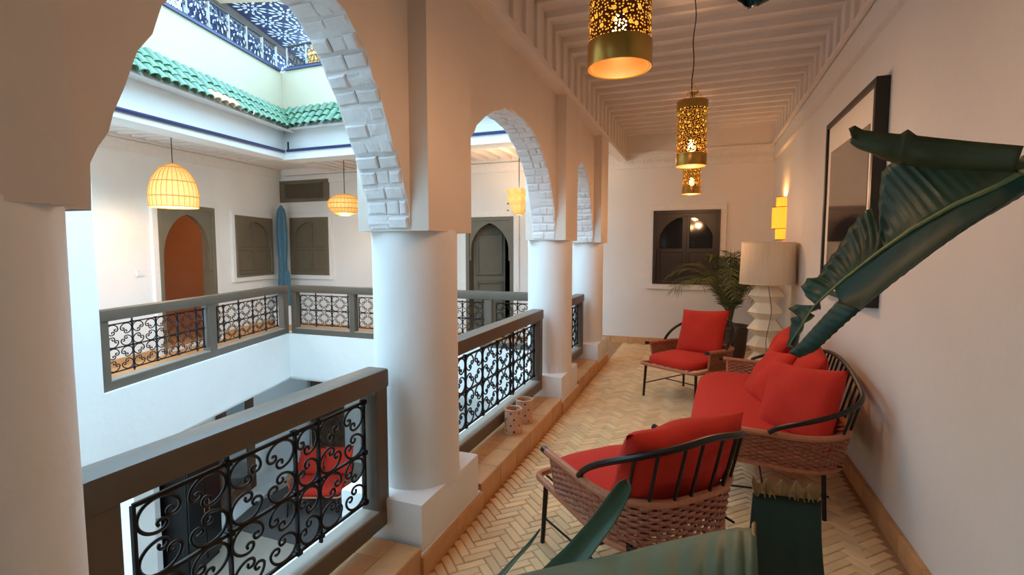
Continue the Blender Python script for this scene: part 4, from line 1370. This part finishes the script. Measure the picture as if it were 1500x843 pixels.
M['midrib'] = mat('leaf_midrib', (120,126,70), 0.5, var=0.15, vscale=10)
M['dry'] = mat('dry_leaf_edge', (176,128,78), 0.85, var=0.3, vscale=20)
# feathery palm in a planter
pl = empty('potted_palm', (0.38, 7.20, 0), 0, 'feathery green palm in a dark planter beside the floor lamp', 'plant')
MB().lathe([(0.001,0.0),(0.16,0.0),(0.19,0.2),(0.215,0.5),(0.235,0.52),(0.235,0.56),(0.205,0.56),(0.195,0.50),(0.001,0.50)], 28).build('planter', M['pot_dark'], pl, True)
MB().lathe([(0.19,0.505),(0.1,0.515),(0.001,0.52)], 20).build('soil', M['soil'], pl, True)
rp = random.Random(3)
def frond(az, length, rise, droop, parent, n=22):
    b = MB()
    pts = []
    for i in range(n+1):
        t = i/n
        rr = length*(t*0.85)*(0.35+0.65*math.sin(min(1.0, 0.25+droop)*PI/2*t))*1.0
        z = 0.53 + rise*math.sin(t*PI*0.5*(1+droop*0.9)) 
        pts.append(Vector((math.cos(az)*rr, math.sin(az)*rr, z)))
    b.tube(pts, [0.008*(1-0.7*i/n) for i in range(n+1)], 4)
    for i in range(4, n+1):
        p = pts[i]; t = (pts[min(i+1, n)]-pts[i-1]).normalized()
        side = t.cross(Vector((0, 0, 1)))
        side = side.normalized() if side.length > 1e-3 else Vector((1,0,0))
        f = i/n
        ll = 0.26*math.sin(PI*(0.12+0.8*f))+0.03
        for s in (-1, 1):
            for e in (0, 0.5):
                p0 = p - t*e*(pts[i]-pts[i-1]).length
                d = (side*s*0.85 + t*0.75 + Vector((0,0,0.12))).normalized()
                w = t*0.0065
                tip = p0 + d*ll*rp.uniform(0.85,1.05) + Vector((0,0,-0.07*rp.random()-0.03))
                mid = p0.lerp(tip, 0.5)+Vector((0,0,0.02))
                b.add([p0-w*0.5, p0+w*0.5, mid+w, mid-w, tip], [(0,1,2,3),(3,2,4)])
    return b.build('frond', M['palm'], parent)
for k in range(26):
    az = 2*PI*k/26+rp.uniform(-.2,.2)
    inner = k % 3 == 0
    frond(az, (rp.uniform(0.95,1.2) if math.cos(az) < 0.3 else 0.58) if not inner else 0.5, rp.uniform(0.6,0.85) if not inner else rp.uniform(0.85,1.0), rp.uniform(0.35,0.6) if not inner else 0.1, pl)
for (az, rise) in ((2.0, 1.02), (0.4, 0.95), (-1.2, 1.0)):
    b = MB(); b.add([(-0.012,0,0.6),(0.012,0,0.6),(0.028+0.06*math.cos(az),0.05*math.sin(az),0.6+rise*0.6),(0.05*math.cos(az),0.05*math.sin(az),0.55+rise),(-0.02+0.06*math.cos(az),0.05*math.sin(az)+0.01,0.6+rise*0.6)], [(0,1,2,3,4)])
    b.build('spear_leaf', M['palm'], pl)

# tall cactus in the courtyard corner
ct = empty('corner_cactus', (-8.10, 8.12, 0), 0, 'tall blue-green column cactus in the corner between two shuttered windows', 'cactus')
MB().lathe([(0.001,0),(0.18,0),(0.22,0.36),(0.24,0.40),(0.2,0.40),(0.18,0.34),(0.001,0.34)], 20).build('pot', M['plaster'], ct, True)
MB().lathe([(0.185,0.345),(0.001,0.36)], 16).build('soil', M['soil'], ct)
def cactus_stem(name, x, y, z0, h, r):
    def f(u, v):
        a = 2*PI*u
        q = r*(1+0.13*math.cos(9*a))
        t = v
        rr = q*(1.0 if t < 0.9 else max(0.02, (1-((t-0.9)/0.1)**2))**0.5)*(0.88+0.12*math.sin(t*11))
        return (x+rr*math.cos(a), y+rr*math.sin(a), z0+h*t)
    return MB().grid(f, 54, 24).build(name, M['cactus'], ct, True, 60)
cactus_stem('stem', 0.0, 0, 0.34, 2.12, 0.10)
cactus_stem('offset_stem', 0.13, -0.03, 0.34, 0.80, 0.06)

# ---- broad-leaved plant beside the camera; leaf outlines given as directions and distances
def at(u, v, d):
    """point seen at photograph position (u, v) at depth d from the viewpoint"""
    cx, cy = (u-750)/740.0, -(v-421.5)/740.0
    return VIEW @ Vector((cx*d, cy*d, -d))
def poly_at(pts, t):
    k = len(pts)-1
    x = min(max(t*k, 0), k-1e-6); i = int(x); f = x-i
    a, b = pts[i], pts[i+1]
    return tuple(a[j]+(b[j]-a[j])*f for j in range(3))
def blade(name, rib, edge, m, parent, nu=48, nv=10, veins=16, amp=0.004, bulge=0.02, skew=0.0):
    """leaf surface between a midrib line and an edge line (u, v, depth), with raised side veins"""
    vs = []
    for j in range(nv+1):
        for i in range(nu+1):
            u, v = i/nu, j/nv
            a = at(*poly_at(rib, min(1, max(0, u)))); b = at(*poly_at(edge, u))
            p = a.lerp(b, v)
            n = (at(*poly_at(rib, min(1, u+0.02)))-at(*poly_at(rib, max(0, u-0.02)))).cross(b-a)
            n = n.normalized() if n.length > 1e-9 else Vector((0, 0, 1))
            p += n*(amp*abs(math.sin(PI*veins*(u+skew*v)))*min(1, v*4) + bulge*math.sin(PI*v))
            vs.append(p)
    fs = [(j*(nu+1)+i, j*(nu+1)+i+1, (j+1)*(nu+1)+i+1, (j+1)*(nu+1)+i) for j in range(nv) for i in range(nu)]
    o = MB().add(vs, fs).build(name, m, parent, True, 60)
    sol = o.modifiers.new('thickness', 'SOLIDIFY'); sol.thickness = 0.0016
    return o
bp = empty('broad_leaf_plant', (0, 0, 0), 0, 'large paddle-leaved plant with torn green leaves in front of the white wall', 'plant')
rib1 = [(1500,252,1.13),(1463,273,1.17),(1400,300,1.23),(1336,336,1.30),(1287,370,1.36),(1233,412,1.43),(1192,449,1.48),(1156,506,1.54)]
def rib(a, b, n=7):
    """part of the midrib of the first leaf, a..b in picture x"""
    out = []
    for k in range(n):
        x = a+(b-a)*k/(n-1)
        for p, q in zip(rib1, rib1[1:]):
            if q[0] <= x <= p[0]:
                f = (x-p[0])/(q[0]-p[0]); out.append((x, p[1]+(q[1]-p[1])*f, p[2]+(q[2]-p[2])*f)); break
    return out
lf = empty('leaf', (0,0,0), 0, parent=bp)
blade('upper_lobe', rib(1500, 1287), [(1500,232,1.22),(1440,236,1.27),(1390,236,1.30),(1345,232,1.34),(1308,234,1.38),(1291,252,1.41),(1286,300,1.42),(1287,345,1.40)], M['leaf'], lf, veins=14, amp=0.005)
blade('middle_lobe', rib(1290, 1222), [(1287,352,1.42),(1276,304,1.46),(1262,312,1.48),(1244,334,1.50),(1226,364,1.52),(1210,384,1.53),(1198,405,1.53)], M['leaf'], lf, veins=8, amp=0.005)
blade('torn_lobe', rib(1224, 1193, 5), [(1199,406,1.54),(1182,408,1.55),(1173,420,1.56),(1180,434,1.55),(1194,447,1.52)], M['leaf'], lf, 24, 8, 4)
blade('tip_lobe', rib(1196, 1164, 4), [(1190,447,1.52),(1166,446,1.57),(1154,452,1.58),(1168,460,1.57)], M['leaf'], lf, 20, 6, 3)
blade('tip_lobe', rib(1186, 1157, 4), [(1182,458,1.55),(1158,466,1.59),(1157,482,1.60),(1151,508,1.58)], M['leaf'], lf, 20, 6, 3)
blade('lower_lobe', rib(1500, 1222), [(1500,279,1.06),(1435,322,1.12),(1372,367,1.18),(1314,412,1.25),(1262,455,1.32),(1218,460,1.40)], M['leaf'], lf, veins=22, amp=0.003, bulge=-0.025, skew=0.3)
blade('lower_tip', [(1226,442,1.43),(1206,464,1.46),(1188,484,1.49),(1170,504,1.52),(1157,517,1.54)], [(1262,455,1.32),(1240,474,1.36),(1216,496,1.41),(1196,515,1.45),(1172,525,1.50)], M['leaf'], lf, 30, 8, 10, 0.003)
MB().tube([at(*p) for p in rib1], [0.008,0.0075,0.007,0.006,0.005,0.004,0.003,0.002], 8).build('midrib', M['midrib'], lf, True)
# curled olive blade behind it
l2 = empty('leaf', (0,0,0), 0, parent=bp)
blade('curled_blade', [(1500,214,1.10),(1430,208,1.16),(1370,202,1.21),(1343,199,1.23),(1330,190,1.24),(1318,197,1.25),(1265,191,1.30),(1252,184,1.31),(1243,189,1.32)],
      [(1500,252,1.14),(1440,250,1.19),(1390,246,1.23),(1350,244,1.26),(1318,241,1.28),(1290,232,1.31),(1270,220,1.33),(1257,206,1.34),(1246,196,1.33)], M['leaf_olive'], l2, 60, 8, 0, 0.0, 0.03)
# low broad leaf under the camera
l3 = empty('leaf', (0,0,0), 0, parent=bp)
blade('broad_blade', [(1106,775,0.86),(1080,773,0.865),(1040,780,0.87),(980,793,0.88),(910,811,0.89),(830,826,0.90),(742,846,0.91)],
      [(1110,960,0.66),(1080,965,0.66),(1040,975,0.66),(980,985,0.67),(910,985,0.68),(830,975,0.70),(742,955,0.74)], M['leaf_pale'], l3, 60, 14, 9, 0.004, 0.03)
tx = [1103+ (1203-1103)*k/14 for k in range(15)]
teeth = [(x, 716+(x-1103)*0.12+(7 if k % 2 else -5)+(16 if k in (3,6,7) else 0)-(8 if k in (1,) else 0), 0.93) for k, x in enumerate(tx)]
blade('torn_blade', [(x, 722+(x-1103)*0.12, 0.93) for x in tx], [(1103+ (1232-1103)*k/14, 960, 0.72) for k in range(15)], M['leaf_dark'], l3, 56, 14, 3, 0.002, 0.02)
dry = [(x, 703+(x-1103)*0.10+(4 if k % 3 else -6), 0.935) for k, x in enumerate(tx)]
blade('dry_edge', dry, [(p[0], p[1]+(14 if k % 2 else 4)+(30 if k == 6 else 0), 0.925) for k, p in enumerate(teeth)], M['dry'], l3, 56, 4, 12, 0.003, 0.004)
blade('dry_seam', [(1101,768,0.858),(1100,800,0.81),(1100,850,0.75),(1102,960,0.66)], [(1107,765,0.862),(1108,800,0.815),(1109,850,0.755),(1111,960,0.665)], M['dry'], l3, 20, 2, 6, 0.002, 0.003)
blade('narrow_blade', [(740,860,0.93),(790,838,0.94),(830,800,0.96),(868,757,0.98),(893,722,1.00),(906,706,1.01),(917,701,1.015)],
      [(770,880,0.90),(838,850,0.91),(868,812,0.93),(898,772,0.955),(916,741,0.98),(926,718,1.0),(922,704,1.01)], M['leaf_pale'], l3, 40, 8, 2, 0.002, 0.012)
blade('sliver', [(722,850,0.95),(748,822,0.97),(772,797,0.99),(791,774,1.0)], [(736,848,0.945),(757,822,0.965),(778,799,0.985),(792,777,1.0)], M['leaf_pale'], l3, 20, 3, 1, 0.0, 0.003)
# leaf drooping from above, only its tip in view
l4 = empty('leaf', (0,0,0), 0, parent=bp)
blade('hanging_blade', [(1096,-260,1.05),(1098,-150,1.12),(1100,-60,1.17),(1101,-10,1.19),(1102,11,1.20)], [(1150,-270,1.05),(1180,-150,1.12),(1165,-50,1.17),(1130,-2,1.19),(1106,10,1.20)], M['leaf_dark'], l4, 30, 8, 8)
blade('hanging_blade', [(1096,-260,1.05),(1098,-150,1.12),(1100,-60,1.17),(1101,-10,1.19),(1102,11,1.20)], [(1060,-270,1.05),(1040,-150,1.12),(1052,-50,1.17),(1077,-3,1.19),(1097,11,1.20)], M['leaf_dark'], l4, 30, 8, 8)
# stalks down to the pot, which stands out of the picture to the right
PB = Vector((0.70, 0.62, 0.0))
MB().lathe([(0.001,0),(0.15,0),(0.2,0.36),(0.22,0.38),(0.2,0.40),(0.18,0.36),(0.001,0.34)], 24, PB).build('planter', M['terracotta'], bp, True)
MB().lathe([(0.185,0.35),(0.001,0.37)], 16, PB).build('soil', M['soil'], bp)
def stalk(end, dx, dy, top):
    a = PB+Vector((dx, dy, 0.34)); e = Vector(end)
    mid = Vector((a.x*0.8+e.x*0.2, a.y*0.8+e.y*0.2, max(a.z, e.z)*0.6+top))
    pts = [a*(1-t)**2+mid*2*t*(1-t)+e*t*t for t in [i/16 for i in range(17)]]
    MB().tube(pts, [0.016-0.008*i/16 for i in range(17)], 8).build('stalk', M['midrib'], bp, True)
stalk(at(*rib1[0]), 0.03, 0.03, 0.55)
stalk(at(1500,232,1.11), 0.06, -0.02, 0.5)
stalk(at(1120,962,0.66), -0.05, 0.0, 0.3)
stalk(at(1096,-260,1.05), -0.02, -0.05, 0.9)

# ================================================================ GROUND FLOOR OF THE COURTYARD
GZ = -2.90
M['ground'] = mat('ground_paving', (176,160,142), 0.6, var=0.14, vscale=2, bump=0.1, bscale=30)
M['rug'] = mat('grey_rug', (92,84,80), 0.95, var=0.2, vscale=20, bump=0.5, bscale=120)
M['mottled'] = mat('mottled_wood', (112,74,44), 0.6, col2=(58,38,24), vscale=9, bump=0.3, bscale=30)
struct(MB().box(-12.0, 1.0, -2.5, 11.0, GZ-0.2, GZ).build('floor_ground', M['ground']))
struct(MB(xfA).box(-0.2, 6.4, 0.02, 3.2, FZ-0.03, FZ-0.002).build('ceiling_ground_left', M['plaster']))
struct(MB().box(-8.3, -1.6, YC+0.02, YB+0.02, FZ-0.034, FZ-0.003).build('ceiling_ground_back', M['plaster']))
gw = MB(xfA)
gw.box(-0.1, 1.80, 1.0, 1.15, GZ, FZ); gw.box(2.58, 6.6, 1.0, 1.15, GZ, FZ); gw.box(1.80, 2.58, 1.0, 1.15, GZ+2.1, FZ)
struct(gw.build('wall_ground_left', M['plaster']))
struct(MB(xfA).box(1.5, 2.9, 2.4, 2.5, GZ, FZ).build('wall_ground_room', M['void']))
struct(MB().box(-8.5, 1.0, YB-0.02, YB, GZ, FZ).build('wall_ground_back', M['plaster']))
struct(MB().box(-1.74, -1.60, -2.3, YC, GZ, FZ).build('wall_ground_right', M['plaster']))
# panelled white door
gd = struct(empty('door_3', xfA(1.45, 0.999, GZ), ARZ))
MB().bbox(-0.3, 0.3, -0.04, 0.0, 0.0, 1.95, 0.006).build('door_board', M['switch'], gd)
for (z0, z1) in ((0.15, 0.85), (1.0, 1.8)):
    MB().bbox(-0.2, 0.2, -0.05, -0.038, z0, z1, 0.006).build('panel', M['switch'], gd)
MB().tube([(0.22, -0.09, 0.95), (0.22, -0.05, 0.95)], 0.02, 10).build('door_knob', M['brass'], gd)
# square pier
pr = empty('courtyard_pier', xfA(0.75, 0.45, GZ), ARZ, 'square white pier standing in the lower courtyard beside the panelled door', 'pier')
MB().bbox(-0.14, 0.14, -0.14, 0.14, 0.0, FZ-GZ-0.032, 0.01).build('pier_shaft', M['plaster'], pr)
MB().bbox(-0.18, 0.18, -0.18, 0.18, 0.0, 0.22, 0.01).build('pier_base', M['plaster'], pr)
# fireplace-like black cabinet in the dark opening
cb = empty('black_cabinet', xfA(2.19, 1.0, GZ), ARZ, 'black cabinet standing in the dark opening of the lower courtyard', 'cabinet')
MB().bbox(-0.34, 0.34, -0.32, 0.12, 0.06, 1.65, 0.01).build('cabinet_body', M['frame'], cb)
for s in (-1, 1):
    dr = MB().bbox(s*0.168-0.16, s*0.168+0.16, -0.345, -0.322, 0.1, 1.6, 0.006).build('cabinet_door', M['frame'], cb)
    MB().tube([(s*0.05, -0.36, 0.8), (s*0.05, -0.36, 1.0)], 0.008, 6).build('handle', M['brass'], dr)
MB().bbox(-0.32, 0.32, -0.3, 0.1, 0.0, 0.06, 0.004).build('plinth', M['frame'], cb)
# big mottled wooden mirror frame leaning on the wall
mf = empty('wall_mirror', xfA(3.42, 0.985, GZ), ARZ, 'large mirror in a mottled brown wooden frame on the lower courtyard wall', 'mirror')
for nm, b_ in (('frame_side', (-0.46, -0.28, -0.06, 0.0, 0.35, 2.2)), ('frame_side', (0.28, 0.46, -0.06, 0.0, 0.35, 2.2)),
               ('frame_top', (-0.28, 0.28, -0.06, 0.0, 2.02, 2.2)), ('frame_bottom', (-0.28, 0.28, -0.06, 0.0, 0.35, 0.58))):
    MB().bbox(*b_, 0.012).build(nm, M['mottled'], mf)
M['mirror'] = mat('mirror_glass', (190,200,205), 0.08, metal=0.9)
MB().box(-0.28, 0.28, -0.03, -0.01, 0.58, 2.02).build('mirror_glass', M['mirror'], mf)
# timber door in the far ground wall and posts
for k, (x, w_, m_) in enumerate(((-7.35, 0.42, 'mottled'), (-5.3, 0.5, 'shutter_dark'))):
    dd = struct(empty('door_%d' % (4+k), (x, YB-0.021, GZ)))
    MB().bbox(-w_, w_, -0.05, 0.0, 0.0, 2.25, 0.008).build('door_board', M[m_], dd)
    for s in (-1, 1):
        MB().bbox(s*w_*0.5-w_*0.36, s*w_*0.5+w_*0.36, -0.065, -0.049, 0.2, 2.0, 0.008).build('panel', M[m_], dd)
tag(MB().bbox(-7.2, -5.0, 5.7, 7.6, GZ, GZ+0.012, 0.004).build('rug', M['rug']), 'dark grey rug under the red seats of the lower courtyard', 'rug')
LG = (-6.05, 6.75, GZ+0.0125)
FG = facing(0.35, -0.94)
cg = wicker_seat('wicker_armchair', LG, FG, 0.98, 0.80, 'wide red-cushioned armchair down in the lower courtyard', 'armchair', Rc=0.3, npts=110, nspin=9)
seat_cushion(0.90, 0.76, 0.365, 0.12, 0.1, 'seat_cushion', cg, front=0.04)
pg = pillow_mesh('cushion', 0.50, 0.50, 0.18, M['red'], seed=8)
lean_pillow(pg, LG, FG, -0.24, -0.22, 0.72, R(-18), R(4), 0, 'red cushion on the lower courtyard armchair, next to the doors')
lean_pillow(pg, LG, FG, 0.24, -0.22, 0.72, R(-18), R(-6), R(5), 'red cushion on the lower courtyard armchair, next to the leafy plant')
gp = empty('leafy_plant', (-4.75, 7.75, GZ), 0, 'leafy green potted plant in the lower courtyard behind the red armchair', 'plant')
MB().lathe([(0.001,0),(0.15,0),(0.2,0.4),(0.18,0.4),(0.001,0.36)], 18).build('planter', M['pot_dark'], gp, True)
for k in range(14):
    az = k*2.4; rr = 0.12+0.02*k
    b = MB()
    d = Vector((math.cos(az), math.sin(az), 0)); s_ = Vector((-d.y, d.x, 0))
    base = Vector((0, 0, 0.38)); top = d*rr*1.4+Vector((0, 0, 0.7+0.07*k))
    mid = base.lerp(top, 0.5)+Vector((0,0,0.12)); end = top+d*0.22-Vector((0,0,0.1))
    b.tube([base, mid, top], 0.008, 5)
    b.add([top, top+d*0.1+s_*0.07, end, top+d*0.1-s_*0.07], [(0,1,2,3)])
    b.add([mid, mid+d*0.1+s_*0.06, mid+d*0.24-Vector((0,0,0.04)), mid+d*0.1-s_*0.06], [(0,1,2,3)])
    b.build('stem_with_leaves', M['palm'], gp)
